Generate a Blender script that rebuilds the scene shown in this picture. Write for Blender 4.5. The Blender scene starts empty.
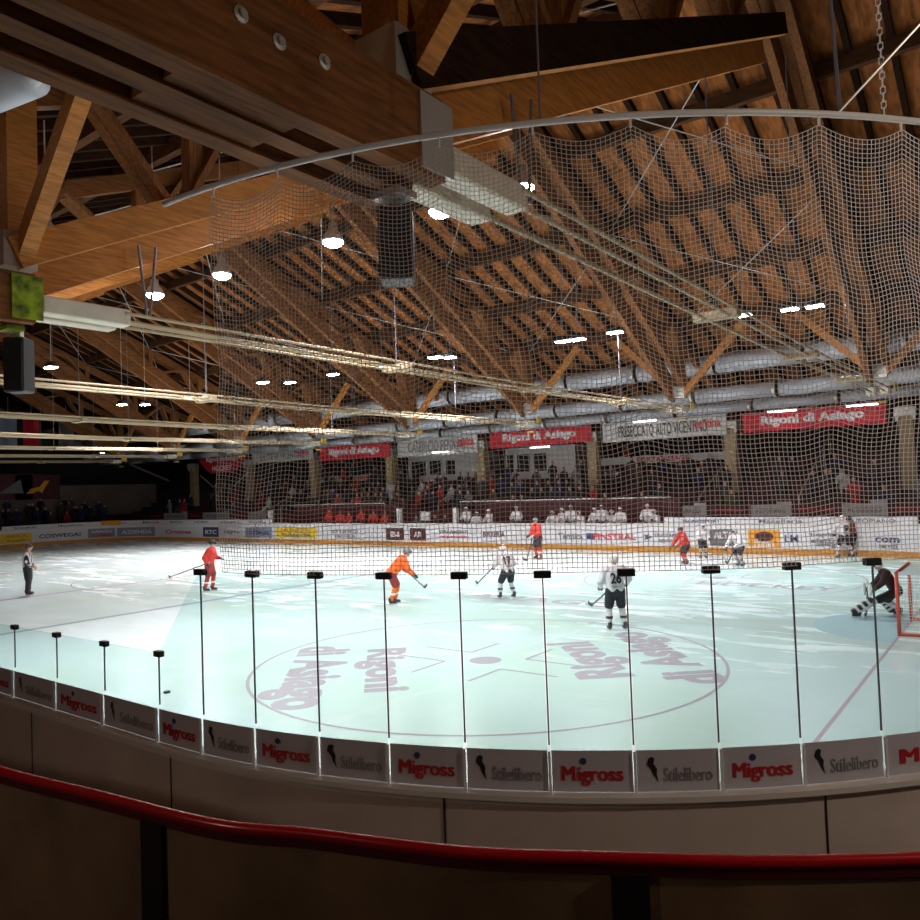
import bpy, bmesh, math, random
import numpy as np
from mathutils import Vector, Matrix
random.seed(7)
PI = math.pi
C = bpy.context.scene.collection
# ---------------------------------------------------------------- rink frame
# rink coordinates: X = metres from the near end boards, Y = metres from the near long boards, Z up.
FP, PIT, ROL, YAW = 760.0, math.radians(2.02), math.radians(2.07), math.radians(37.0)
CX, CY, CH = 0.72, -3.52, 3.22
W, L, RC = 28.96, 60.0, 6.33
def V(X, Y, Z=0.0): return Vector((-X, Y, Z))
def _ray(px, py):
    u, v = px-460, py-460; c, s = math.cos(ROL), math.sin(ROL)
    x, y = c*u-s*v, s*u+c*v
    R, f, z = x/FP, 1.0, -y/FP
    D = f*math.cos(PIT)-z*math.sin(PIT); Z = f*math.sin(PIT)+z*math.cos(PIT)
    return -math.cos(YAW)*R+math.sin(YAW)*D, math.sin(YAW)*R+math.cos(YAW)*D, Z
def onz(px, py, z):
    a, b, c = _ray(px, py); t = (z-CH)/c; return CX+a*t, CY+b*t
def ony(px, py, Y):
    a, b, c = _ray(px, py); t = (Y-CY)/b; return CX+a*t, CH+c*t
def onx(px, py, X):
    a, b, c = _ray(px, py); t = (X-CX)/a; return CY+b*t, CH+c*t
def pxof(X, Y, Z):
    X -= CX; Y -= CY; Z -= CH
    R = -math.cos(YAW)*X+math.sin(YAW)*Y; D = math.sin(YAW)*X+math.cos(YAW)*Y
    d = D*math.cos(PIT)+Z*math.sin(PIT); u = -D*math.sin(PIT)+Z*math.cos(PIT)
    x, y = FP*R/d, -FP*u/d; c, s = math.cos(ROL), math.sin(ROL)
    return 460+c*x+s*y, 460-s*x+c*y
TH = {'R': Vector((math.cos(YAW), math.sin(YAW), 0)), 'D': Vector((-math.sin(YAW), math.cos(YAW), 0))}

# ---------------------------------------------------------------- materials
def mat(name, col, rough=.6, metal=0, spec=.5, emit=None, estr=0, var=0, vscale=3, vdark=.6, bump=0, stretch=(1,1,1)):
    m = bpy.data.materials.new(name); m.use_nodes = True
    nt = m.node_tree; b = nt.nodes['Principled BSDF']
    b.inputs['Base Color'].default_value = (*col, 1); b.inputs['Roughness'].default_value = rough
    b.inputs['Metallic'].default_value = metal; b.inputs['Specular IOR Level'].default_value = spec
    if emit: b.inputs['Emission Color'].default_value = (*emit, 1); b.inputs['Emission Strength'].default_value = estr
    if var:
        tc = nt.nodes.new('ShaderNodeTexCoord'); mp = nt.nodes.new('ShaderNodeMapping'); n = nt.nodes.new('ShaderNodeTexNoise')
        mp.inputs['Scale'].default_value = stretch; n.inputs['Scale'].default_value = vscale; n.inputs['Detail'].default_value = 5
        r = nt.nodes.new('ShaderNodeMix'); r.data_type = 'RGBA'
        cr = nt.nodes.new('ShaderNodeMapRange'); cr.inputs[1].default_value = .35; cr.inputs[2].default_value = .7
        nt.links.new(tc.outputs['Object'], mp.inputs[0]); nt.links.new(mp.outputs[0], n.inputs['Vector'])
        nt.links.new(n.outputs['Fac'], cr.inputs[0]); 
        mu = nt.nodes.new('ShaderNodeMath'); mu.operation = 'MULTIPLY'; mu.inputs[1].default_value = var
        nt.links.new(cr.outputs[0], mu.inputs[0]); nt.links.new(mu.outputs[0], r.inputs[0])
        r.inputs[6].default_value = (*col, 1); r.inputs[7].default_value = (*[c*vdark for c in col], 1)
        nt.links.new(r.outputs[2], b.inputs['Base Color'])
        if bump:
            bp = nt.nodes.new('ShaderNodeBump'); bp.inputs['Strength'].default_value = bump; bp.inputs['Distance'].default_value = .01
            nt.links.new(n.outputs['Fac'], bp.inputs['Height']); nt.links.new(bp.outputs[0], b.inputs['Normal'])
    return m
WOODC = (.25, .10, .033)
M = {}
M['wood_y'] = mat('timber_grain_across', WOODC, .7, spec=.12, var=1, vscale=4, vdark=.45, stretch=(6, .6, 6), bump=.2)
M['wood_x'] = mat('timber_grain_along', WOODC, .7, spec=.12, var=1, vscale=4, vdark=.45, stretch=(.6, 6, 6), bump=.2)
M['wood_z'] = mat('timber_grain_upright', (.30, .125, .042), .7, spec=.12, var=1, vscale=4, vdark=.5, stretch=(6, 6, .6), bump=.2)
M['wood_glow'] = mat('lit_orange_timber', (.62, .25, .06), .5, spec=.2, var=1, vscale=4, vdark=.55, stretch=(6, .6, 6), bump=.2)  # lit copy of the timber: the glow on these beams is in the colour
M['deck'] = mat('roof_boarding', (.37, .13, .035), .8, spec=.1, var=1, vscale=2.5, vdark=.35, stretch=(3, .7, 1), bump=.2)
M['joist'] = mat('dark_timber', (.035, .017, .01), 1, spec=.05, var=1, vscale=4, vdark=.5, stretch=(6, .6, 6))
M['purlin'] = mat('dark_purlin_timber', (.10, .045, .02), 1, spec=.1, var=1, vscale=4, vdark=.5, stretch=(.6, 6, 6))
M['pipe'] = mat('pale_grey_pipe_paint', (.72, .70, .68), .4)
M['steel'] = mat('galvanised_steel', (.62, .6, .56), .4, .6)
M['rod'] = mat('cream_painted_steel', (.44, .36, .23), .6, 0, .2)
M['box'] = mat('cream_anchor_box', (.80, .74, .60), .5, var=.5, vscale=3, vdark=.7)
M['lime'] = mat('yellow_green_paint', (.36, .50, .01), .5, var=1, vscale=6, vdark=.12)
M['yellowp'] = mat('yellow_paint', (.75, .52, .05), .5)
M['black'] = mat('black_plastic', (.012, .012, .014), .5)
M['blackg'] = mat('speaker_grille', (.02, .02, .022), .8, var=1, vscale=60, vdark=.3)
M['white'] = mat('white_paint', (.78, .78, .78), .45)
M['board_in'] = mat('white_plastic_boards', (.80, .82, .84), .3, var=.4, vscale=2, vdark=.85)
M['board_out'] = mat('beige_board_back', (.66, .56, .50), .6, var=.7, vscale=1.6, vdark=.75)
M['ledge'] = mat('pale_ledge', (.72, .68, .64), .45)
M['kick'] = mat('ochre_kick_plate', (.62, .27, .035), .45, var=.4, vscale=2, vdark=.8)
M['adgrey'] = mat('grey_advert_film', (.55, .53, .58), .5, var=.3, vscale=2, vdark=.85)
M['red'] = mat('red_print', (.62, .02, .03), .5)
M['redrail'] = mat('glossy_red_padding', (.50, .006, .012), .25, spec=.7)
M['redrail_d'] = mat('dark_red_padding', (.10, .004, .008), .5)
M['banner_red'] = mat('red_banner_cloth', (.62, .01, .03), .7, var=.3, vscale=2)
M['banner_white'] = mat('white_banner_cloth', (.66, .66, .64), .7, var=.3, vscale=2)
M['bluedark'] = mat('dark_blue_print', (.03, .05, .16), .5)
M['inkblack'] = mat('black_print', (.015, .015, .02), .5)
M['inkmid2'] = mat('dark_grey_seal', (.12, .13, .13), .5)
M['inkmid'] = mat('mid_grey_print', (.27, .27, .29), .5)
M['redm'] = mat('deep_red_print', (.50, .01, .02), .5)
M['inkgrey'] = mat('grey_print', (.16, .16, .18), .5)
M['inkwhite'] = mat('white_print', (.8, .8, .8), .5)
M['adyellow'] = mat('yellow_advert', (.85, .60, .03), .5)
M['adorange'] = mat('orange_advert', (.85, .35, .02), .5)
M['adbluegrey'] = mat('blue_grey_advert', (.25, .30, .42), .5)
M['adwhite'] = mat('white_advert', (.74, .76, .80), .4)
M['maroon'] = mat('maroon_panel', (.09, .014, .018), .6, var=.5, vscale=3)
M['seat'] = mat('maroon_seat_plastic', (.055, .010, .013), .6)
M['greypanel'] = mat('grey_panel', (.45, .45, .44), .6, var=.5, vscale=3)
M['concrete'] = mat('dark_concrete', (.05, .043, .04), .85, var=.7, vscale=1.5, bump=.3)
M['column'] = mat('warm_concrete_column', (.40, .30, .16), .8, var=.5, vscale=2)
M['wallbrown'] = mat('brown_barrier_board', (.30, .18, .09), .7, var=.9, vscale=2.2, vdark=.45)
M['postdark'] = mat('dark_barrier_post', (.015, .008, .008), .5)
M['screen'] = mat('brown_black_screen_cloth', (.16, .125, .10), .9, var=.7, vscale=.5)
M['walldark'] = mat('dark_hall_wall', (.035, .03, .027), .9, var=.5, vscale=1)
M['duct'] = mat('silver_duct_skin', (.62, .66, .72), .45, .15, var=.5, vscale=2, vdark=.7, stretch=(1, 1, 3))
M['boothw'] = mat('booth_white_wall', (.75, .74, .72), .7)
M['glassdark'] = mat('dark_window_glass', (.03, .035, .04), .1)
M['lamp'] = mat('lit_lamp_lens', (1, 1, 1), .4, emit=(1, .95, .97), estr=160)
M['tube'] = mat('lit_tube', (1, 1, 1), .4, emit=(1, .9, .92), estr=7)
M['mark'] = mat('mauve_ice_paint', (.50, .43, .48), .25, spec=.5)
M['markfaint'] = mat('faint_mauve_ice_paint', (.55, .50, .53), .25)
M['markred'] = mat('faded_red_ice_paint', (.54, .42, .47), .25)
M['markblue'] = mat('faded_blue_ice_paint', (.40, .47, .56), .25)
M['crease'] = mat('light_blue_crease_paint', (.50, .68, .74), .25)
M['netgrey'] = mat('grey_netting_cord', (.75, .72, .70), .8)
M['goalnet'] = mat('white_goal_netting', (.75, .75, .72), .8)
M['goalred'] = mat('red_goal_pipe', (.70, .10, .06), .35)
M['skin'] = mat('skin', (.62, .36, .26), .6)
M['hair'] = mat('brown_hair', (.10, .045, .02), .7)
M['j_red'] = mat('red_jersey', (.55, .03, .02), .7)
M['j_orange'] = mat('orange_jersey', (.85, .13, .01), .7)
M['j_white'] = mat('white_jersey', (.72, .70, .72), .7)
M['j_maroon'] = mat('maroon_jersey', (.20, .02, .03), .7)
M['j_dark'] = mat('dark_maroon_jersey', (.045, .008, .012), .7)
M['p_black'] = mat('black_trousers', (.015, .015, .02), .7)
M['p_red'] = mat('red_shorts', (.30, .03, .03), .7)
M['h_black'] = mat('black_helmet', (.03, .03, .035), .35)
M['h_white'] = mat('white_helmet', (.75, .75, .75), .35)
M['h_grey'] = mat('grey_helmet', (.22, .24, .27), .35)
M['h_red'] = mat('red_helmet', (.6, .03, .03), .35)
M['pad'] = mat('goalie_pad_white', (.68, .68, .66), .6)
M['blade'] = mat('steel_blade', (.6, .6, .62), .25, .9)
M['shaft'] = mat('stick_shaft', (.05, .045, .045), .5)
def stripes():
    m = mat('black_white_striped_shirt', (.7, .7, .7), .7); nt = m.node_tree; b = nt.nodes['Principled BSDF']
    tc = nt.nodes.new('ShaderNodeTexCoord'); sp = nt.nodes.new('ShaderNodeSeparateXYZ'); w = nt.nodes.new('ShaderNodeMath'); w.operation = 'MULTIPLY'; w.inputs[1].default_value = 62
    s = nt.nodes.new('ShaderNodeMath'); s.operation = 'SINE'; g = nt.nodes.new('ShaderNodeMath'); g.operation = 'GREATER_THAN'; g.inputs[1].default_value = 0
    mx = nt.nodes.new('ShaderNodeMix'); mx.data_type = 'RGBA'; mx.inputs[6].default_value = (.75, .75, .75, 1); mx.inputs[7].default_value = (.02, .02, .02, 1)
    nt.links.new(tc.outputs['Object'], sp.inputs[0]); nt.links.new(sp.outputs[0], w.inputs[0]); nt.links.new(w.outputs[0], s.inputs[0]); nt.links.new(s.outputs[0], g.inputs[0]); nt.links.new(g.outputs[0], mx.inputs[0]); nt.links.new(mx.outputs[2], b.inputs['Base Color'])
    return m
M['j_ref'] = stripes()
def glass_mat():
    m = bpy.data.materials.new('clear_safety_glass'); m.use_nodes = True; nt = m.node_tree; nt.nodes.clear()
    o = nt.nodes.new('ShaderNodeOutputMaterial'); t = nt.nodes.new('ShaderNodeBsdfTransparent'); g = nt.nodes.new('ShaderNodeBsdfGlossy')
    t.inputs[0].default_value = (.885, .972, .965, 1); g.inputs['Roughness'].default_value = .02
    lf = nt.nodes.new('ShaderNodeLayerWeight'); lf.inputs[0].default_value = .5
    pw = nt.nodes.new('ShaderNodeMath'); pw.operation = 'POWER'; pw.inputs[1].default_value = 5; nt.links.new(lf.outputs['Facing'], pw.inputs[0])
    lw = nt.nodes.new('ShaderNodeMath'); lw.operation = 'MULTIPLY_ADD'; lw.inputs[1].default_value = .5; lw.inputs[2].default_value = .025; nt.links.new(pw.outputs[0], lw.inputs[0])
    mx = nt.nodes.new('ShaderNodeMixShader'); nt.links.new(lw.outputs[0], mx.inputs[0]); nt.links.new(t.outputs[0], mx.inputs[1]); nt.links.new(g.outputs[0], mx.inputs[2]); nt.links.new(mx.outputs[0], o.inputs[0])
    return m
M['glass'] = glass_mat()
def ice_mat():
    m = bpy.data.materials.new('resurfaced_ice'); m.use_nodes = True; nt = m.node_tree; b = nt.nodes['Principled BSDF']
    N = nt.nodes.new; Lk = nt.links.new
    tc = N('ShaderNodeTexCoord')
    def noise(scale, st, rot=0, det=4, lo=.4, hi=.65, dist=0):
        mp = N('ShaderNodeMapping'); mp.inputs['Scale'].default_value = st; mp.inputs['Rotation'].default_value = (0, 0, rot)
        n = N('ShaderNodeTexNoise'); n.inputs['Scale'].default_value = scale; n.inputs['Detail'].default_value = det; n.inputs['Distortion'].default_value = dist
        r = N('ShaderNodeMapRange'); r.inputs[1].default_value = lo; r.inputs[2].default_value = hi
        Lk(tc.outputs['Object'], mp.inputs[0]); Lk(mp.outputs[0], n.inputs['Vector']); Lk(n.outputs['Fac'], r.inputs[0]); return r.outputs[0]
    def mix(f, a, c):
        x = N('ShaderNodeMix'); x.data_type = 'RGBA'; Lk(f, x.inputs[0])
        for i, v in ((6, a), (7, c)):
            if isinstance(v, tuple): x.inputs[i].default_value = (*v, 1)
            else: Lk(v, x.inputs[i])
        return x.outputs[2]
    big = noise(.16, (1, 1.3, 1), .4, 3, .42, .62, .6)
    base = mix(big, (.70, .86, .87), (.63, .79, .72))
    sx = N('ShaderNodeSeparateXYZ'); Lk(tc.outputs['Object'], sx.inputs[0])
    wear = N('ShaderNodeMapRange'); wear.inputs[1].default_value = 8.5; wear.inputs[2].default_value = 13; wear.inputs[3].default_value = .12; Lk(sx.outputs[1], wear.inputs[0])
    def worn(f):
        m_ = N('ShaderNodeMath'); m_.operation = 'MULTIPLY'; Lk(f, m_.inputs[0]); Lk(wear.outputs[0], m_.inputs[1]); return m_.outputs[0]
    wet = noise(.33, (.6, 1.5, 1), .2, 3, .50, .62, .8)
    base = mix(worn(wet), base, (.58, .68, .65))
    snow = worn(noise(.8, (.4, 1.5, 1), .35, 7, .52, .70, 1.2))
    base = mix(snow, base, (.92, .94, .96))
    snow2 = worn(noise(.7, (1.6, .4, 1), -.3, 7, .56, .72, 1.5))
    base = mix(snow2, base, (.92, .93, .96))
    Lk(base, b.inputs['Base Color'])
    rg = N('ShaderNodeMapRange'); rg.inputs[3].default_value = .24; rg.inputs[4].default_value = .45; Lk(snow, rg.inputs[0]); Lk(rg.outputs[0], b.inputs['Roughness'])
    sc = noise(7, (1, 3, 1), .8, 8, 0, 1, 1); bp = N('ShaderNodeBump'); bp.inputs['Strength'].default_value = .06; bp.inputs['Distance'].default_value = .02
    Lk(sc, bp.inputs['Height']); Lk(bp.outputs[0], b.inputs['Normal']); b.inputs['Specular IOR Level'].default_value = .5
    return m
M['ice'] = ice_mat()

# ---------------------------------------------------------------- helpers
def link(name, me, parent=None):
    o = bpy.data.objects.new(name, me); C.objects.link(o)
    if parent: o.parent = parent
    return o
def obj(name, bm, m, parent=None, smooth=False):
    me = bpy.data.meshes.new(name); bm.normal_update(); bm.to_mesh(me); bm.free()
    for x in (m if isinstance(m, (list, tuple)) else [m]): me.materials.append(x)
    if smooth:
        for p in me.polygons: p.use_smooth = True
    return link(name, me, parent)
def empty(name, loc=(0, 0, 0), rz=0):
    o = bpy.data.objects.new(name, None); C.objects.link(o); o.location = loc; o.rotation_euler = (0, 0, rz); o.empty_display_size = .1
    return o
def tag(o, label=None, cat=None, group=None, kind=None):
    if label: o['label'] = label
    if cat: o['category'] = cat
    if group: o['group'] = group
    if kind: o['kind'] = kind
    return o
def copy_tree(o, parent=None):
    c = o.copy(); C.objects.link(c); c.parent = parent
    for ch in list(o.children): copy_tree(ch, c)
    return c
def NB(): return bmesh.new()
def add_box(bm, c, s, rot=None):
    r = bmesh.ops.create_cube(bm, size=1); vs = r['verts']
    bmesh.ops.scale(bm, vec=s, verts=vs)
    if rot is not None: bmesh.ops.transform(bm, matrix=rot.to_4x4(), verts=vs)
    bmesh.ops.translate(bm, vec=c, verts=vs); return vs
def frame(d, up=Vector((0, 0, 1))):
    y = d.normalized(); x = y.cross(up)
    if x.length < 1e-4: x = Vector((1, 0, 0))
    x.normalize(); z = x.cross(y)
    return Matrix((x, y, z)).transposed()
def add_beam(bm, p, q, w, h, up=Vector((0, 0, 1))):
    p, q = Vector(p), Vector(q); add_box(bm, (p+q)/2, (w, (q-p).length, h), frame(q-p, up))
def add_tube(bm, pts, r, n=8, cap=True, r2=None):
    pts = [Vector(p) for p in pts]; rings = []
    for i, p in enumerate(pts):
        d = (pts[min(i+1, len(pts)-1)]-pts[max(i-1, 0)]); F = frame(d)
        rr = r if r2 is None else r+(r2-r)*i/(len(pts)-1)
        rings.append([bm.verts.new(p+F @ Vector((math.cos(t)*rr, 0, math.sin(t)*rr))) for t in [2*PI*k/n for k in range(n)]])
    for a, b in zip(rings[:-1], rings[1:]):
        for k in range(n): bm.faces.new((a[k], a[(k+1) % n], b[(k+1) % n], b[k]))
    if cap: bm.faces.new(rings[0][::-1]); bm.faces.new(rings[-1])
def add_lathe(bm, prof, c=(0, 0, 0), n=16, M4=None):
    rings = []
    for r, z in prof:
        rings.append([bm.verts.new(Vector((r*math.cos(2*PI*k/n), r*math.sin(2*PI*k/n), z))) for k in range(n)])
    for a, b in zip(rings[:-1], rings[1:]):
        for k in range(n): bm.faces.new((a[k], a[(k+1) % n], b[(k+1) % n], b[k]))
    bm.faces.new(rings[0][::-1]); bm.faces.new(rings[-1])
    vs = [v for r in rings for v in r]
    if M4: bmesh.ops.transform(bm, matrix=M4, verts=vs)
    bmesh.ops.translate(bm, vec=c, verts=vs)
def bevelled(bm, w, seg=1):
    bmesh.ops.bevel(bm, geom=bm.edges[:], offset=w, segments=seg, affect='EDGES'); return bm
_tc = {}
def text_mesh(s, bold=0, ext=.004, shear=0):
    k = (s, bold, ext, shear)
    if k not in _tc:
        cu = bpy.data.curves.new('lettering', 'FONT'); cu.body = s; cu.offset = max(bold, 0); cu.extrude = ext; cu.shear = shear; cu.resolution_u = 3
        t = bpy.data.objects.new('lettering', cu); C.objects.link(t)
        me = bpy.data.meshes.new_from_object(t.evaluated_get(bpy.context.evaluated_depsgraph_get()))
        bpy.data.objects.remove(t); xs = [v.co.x for v in me.vertices]; ys = [v.co.y for v in me.vertices]
        me.calc_loop_triangles(); _tc[k] = ([v.co.copy() for v in me.vertices], [tuple(p.vertices) for p in me.loop_triangles], min(xs), max(xs), min(ys), max(ys))
        if bold < 0:       # heavier letters: three shifted copies of the outline
            vs_, fs_, a_, b_, c__, d_ = _tc[k]; n_ = len(vs_); V3, F3 = [], []
            for q, dx in enumerate((bold, 0, -bold)):
                V3 += [v+Vector((dx, 0, q*.02)) for v in vs_]; F3 += [tuple(i+q*n_ for i in f) for f in fs_]
            _tc[k] = (V3, F3, a_+bold, b_-bold, c__, d_)
    return _tc[k]
def text_obj(name, s, m, fn, width, height, parent, bold=.02, depth=.006, shear=0, v0=0):
    """fn(u, v, w) -> point; u along the text (centred), v up (centred), w outward."""
    vs, fs, x0, x1, y0, y1 = text_mesh(s, bold, .5, shear)
    me = bpy.data.meshes.new(name)
    P = [fn(((v.x-x0)/(x1-x0)-.5)*width, ((v.y-y0)/(y1-y0)-.5)*height+v0, (v.z+.5)*depth+.001) for v in vs]
    me.from_pydata([tuple(p) for p in P], [], fs); me.materials.append(m); me.update()
    return link(name, me, parent)
def quadpatch(fn, u0, u1, v0, v1, nu=1, nv=1, th=.01):
    bm = NB(); g = {}
    for k in (0, 1):
        for i in range(nu+1):
            for j in range(nv+1): g[k, i, j] = bm.verts.new(fn(u0+(u1-u0)*i/nu, v0+(v1-v0)*j/nv, k*th))
    for i in range(nu):
        for j in range(nv):
            bm.faces.new((g[1, i, j], g[1, i+1, j], g[1, i+1, j+1], g[1, i, j+1])); bm.faces.new((g[0, i, j], g[0, i, j+1], g[0, i+1, j+1], g[0, i+1, j]))
    for i in range(nu):
        bm.faces.new((g[0, i, 0], g[0, i+1, 0], g[1, i+1, 0], g[1, i, 0])); bm.faces.new((g[0, i, nv], g[1, i, nv], g[1, i+1, nv], g[0, i+1, nv]))
    for j in range(nv):
        bm.faces.new((g[0, 0, j], g[1, 0, j], g[1, 0, j+1], g[0, 0, j+1])); bm.faces.new((g[0, nu, j], g[0, nu, j+1], g[1, nu, j+1], g[1, nu, j]))
    bmesh.ops.recalc_face_normals(bm, faces=bm.faces[:]); return bm
def ordn(i): return ['first', 'second', 'third', 'fourth', 'fifth', 'sixth', 'seventh', 'eighth', 'ninth', 'tenth', 'eleventh', 'twelfth', 'thirteenth', 'fourteenth', 'fifteenth', 'sixteenth', 'seventeenth', 'eighteenth', 'nineteenth', 'twentieth'][i]

# outline of the boards, by arc length from the near-left: X=L.. along Y=0 to the near end corner, along X=0, far corner, along Y=W, left end
def outline_pts(off=0.0):
    pts = []
    def arc(cx, cy, a0, a1):
        for i in range(25):
            a = math.radians(a0+(a1-a0)*i/24); pts.append((cx+(RC+off)*math.cos(a), cy+(RC+off)*math.sin(a)))
    arc(L-RC, RC, 360, 270); arc(RC, RC, 270, 180); arc(RC, W-RC, 180, 90); arc(L-RC, W-RC, 90, 0); pts.append(pts[0])
    return pts
OUTL = outline_pts()
_cum = [0.0]
for a, b in zip(OUTL[:-1], OUTL[1:]): _cum.append(_cum[-1]+math.hypot(b[0]-a[0], b[1]-a[1]))
PER = _cum[-1]
def at_s(s, off=0.0):
    """point at arc length s, and the inward normal; off > 0 is outward"""
    s %= PER; import bisect
    i = min(max(bisect.bisect_right(_cum, s)-1, 0), len(OUTL)-2)
    a, b = OUTL[i], OUTL[i+1]; d = math.hypot(b[0]-a[0], b[1]-a[1]); t = (s-_cum[i])/d
    X, Y = a[0]+(b[0]-a[0])*t, a[1]+(b[1]-a[1])*t
    tx, ty = (b[0]-a[0])/d, (b[1]-a[1])/d
    # outline runs clockwise in (X,Y) seen with Y up -> inward normal
    nx, ny = ty, -tx
    cxm, cym = L/2-X, W/2-Y
    if nx*cxm+ny*cym < 0: nx, ny = -nx, -ny
    return X-nx*off, Y-ny*off, nx, ny, tx, ty
NS = [PER*i/9600 for i in range(9600)]
def s_of_px(px, z, near=True, off=0.0):
    best, bs = 1e9, 0
    for s in NS:
        X, Y, *_ = at_s(s, off)
        if near and not (Y < 18 and X < 25): continue
        if not near and not (Y > 18 or X > 50): continue
        D = math.sin(YAW)*(X-CX)+math.cos(YAW)*(Y-CY)
        if D < .5: continue
        e = abs(pxof(X, Y, z)[0]-px)
        if e < best: best, bs = e, s
    return bs

# ---------------------------------------------------------------- figures
_vox = {}
def remeshed(name, caps, m, parent=None, vox=.022, boxes=()):
    bm = NB()
    for p, q, r1, r2 in caps:
        p, q = Vector(p), Vector(q)
        for c, r in ((p, r1), (q, r2)):
            bmesh.ops.create_icosphere(bm, subdivisions=2, radius=r, matrix=Matrix.Translation(c))
        if (q-p).length > 1e-4: add_tube(bm, [p, q], r1, 12, True, r2)
    for c, s, e in boxes:
        r = bmesh.ops.create_icosphere(bm, subdivisions=3, radius=1)
        for v in r['verts']: v.co = Vector([math.copysign(abs(a)**e, a)*b for a, b in zip(v.co, s)])+Vector(c)
    me = bpy.data.meshes.new(name); bm.to_mesh(me); bm.free()
    t = bpy.data.objects.new(name, me); C.objects.link(t)
    md = t.modifiers.new('r', 'REMESH'); md.mode = 'VOXEL'; md.voxel_size = vox
    sm = t.modifiers.new('s', 'SMOOTH'); sm.iterations = 2; sm.factor = .5
    out = bpy.data.meshes.new_from_object(t.evaluated_get(bpy.context.evaluated_depsgraph_get()))
    bpy.data.objects.remove(t); out.name = name
    for p in out.polygons: p.use_smooth = True
    out.materials.clear(); out.materials.append(m)
    return link(name, out, parent)
def stick(name, top, heel, toe, lab, grp=None):
    top, heel, toe = Vector(top), Vector(heel), Vector(toe)
    r = empty(name, (top+heel)/2); inv = -(top+heel)/2
    bm = NB(); add_beam(bm, top+inv, heel+inv, .026, .034); obj('shaft', bm, M['shaft'], r)
    bm = NB(); mid = heel+(toe-heel)*.55+Vector((0, 0, .0)); add_beam(bm, heel+inv, mid+inv, .022, .075); add_beam(bm, mid+inv, toe+inv+Vector((0, 0, .03)), .02, .075); obj('blade', bm, M['black'], r)
    bm = NB(); d = (top-heel).normalized(); add_beam(bm, top+inv, top+inv-d*.12, .034, .04); obj('grip', bm, M['inkwhite'], r)
    return tag(r, lab, 'hockey stick', grp)
def player(name, X, Y, yaw, h, lab, pose, jersey, pants, socks, helmet, number=None, grp=None, cat='person', z0=0, vox=.025, skates=True, gloves='h_black'):
    """local +y is where the figure faces; pose gives joints for a 1.8 m figure"""
    r = empty(name, V(X, Y, z0), yaw); s = h/1.8; r.scale = (s, s, s)
    J = dict(hipL=(-.11, 0, .93), hipR=(.11, 0, .93), kneL=(-.14, .10, .52), kneR=(.14, .10, .52), ankL=(-.15, 0, .13), ankR=(.15, 0, .13),
             pel=(0, 0, .98), che=(0, .06, 1.32), nek=(0, .09, 1.50), hed=(0, .13, 1.66), shL=(-.20, .07, 1.43), shR=(.20, .07, 1.43),
             elL=(-.30, .12, 1.15), elR=(.30, .12, 1.15), haL=(-.22, .36, 1.02), haR=(.22, .36, 1.02))
    J.update(pose); J = {k: Vector(v) for k, v in J.items()}
    hd, nk = J['hed'], J['nek']
    arms = [(J['shL'], J['elL'], .055, .045), (J['elL'], J['haL'], .045, .032), (J['shR'], J['elR'], .055, .045), (J['elR'], J['haR'], .045, .032)]
    legs = [(J['hipL'], J['kneL'], .085, .058), (J['kneL'], J['ankL'], .055, .038), (J['hipR'], J['kneR'], .085, .058), (J['kneR'], J['ankR'], .055, .038)]
    nose = hd+Vector((0, .105, -.01))
    remeshed('body', arms+legs+[(J['pel'], J['che'], .13, .14), (J['che'], nk, .13, .06), (nk, hd-Vector((0, 0, .04)), .055, .06), (nose, nose+Vector((0, -.02, .03)), .016, .012),
              (J['shL'], J['shR'], .06, .06), (J['haL'], J['haL']+Vector((0, .07, -.02)), .035, .028), (J['haR'], J['haR']+Vector((0, .07, -.02)), .035, .028),
              (hd+Vector((-.082, .01, 0)), hd+Vector((-.085, .01, -.02)), .018, .014), (hd+Vector((.082, .01, 0)), hd+Vector((.085, .01, -.02)), .018, .014)],
             M['skin'], r, vox, boxes=[(hd, (.078, .098, .118), 1)])
    eb = NB()
    for sx in (-1, 1): bmesh.ops.create_icosphere(eb, subdivisions=1, radius=.012, matrix=Matrix.Translation(hd+Vector((sx*.03, .09, .015))))
    obj('eyes', eb, M['inkblack'], r)
    pw = .045
    jer = remeshed('jersey', [(J['shL'], J['elL'], .105, .095), (J['elL'], J['haL']+(J['elL']-J['haL'])*.2, .09, .07), (J['shR'], J['elR'], .105, .095), (J['elR'], J['haR']+(J['elR']-J['haR'])*.2, .09, .07),
              (J['shL'], J['shR'], .10, .10), (J['pel']+Vector((-.07, 0, -.02)), J['che']+Vector((-.08, 0, 0)), .15, .15), (J['pel']+Vector((.07, 0, -.02)), J['che']+Vector((.08, 0, 0)), .15, .15), (J['che'], nk-Vector((0, 0, .02)), .15, .085)], M[jersey], r, vox)
    remeshed('shorts' if skates else 'trousers', [(J['pel']+Vector((-.06, 0, -.04)), J['pel']+Vector((.06, 0, -.04)), .15, .15), (J['hipL'], J['kneL']+(J['hipL']-J['kneL'])*(.15 if skates else 0), .135, .115 if skates else .09), (J['hipR'], J['kneR']+(J['hipR']-J['kneR'])*(.15 if skates else 0), .135, .115 if skates else .09)]
             + ([] if skates is not None and socks else [(J['kneL'], J['ankL'], .085, .07), (J['kneR'], J['ankR'], .085, .07)]), M[pants], r, vox)
    if socks:
        for k in 'LR': remeshed('sock', [(J['kne'+k], J['kne'+k]*.4+J['ank'+k]*.6, .082, .075), (J['kne'+k]*.4+J['ank'+k]*.6, J['ank'+k], .075, .055)], M[socks], r, vox)
        for k in 'LR':
            bm = NB(); p = J['kne'+k]*.45+J['ank'+k]*.55; add_lathe(bm, [(.081, -.03), (.084, -.02), (.084, .02), (.081, .03)], p, 14); obj('sock_stripe', bm, M['h_black'] if jersey == 'j_white' else M['inkwhite'], r)
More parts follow.
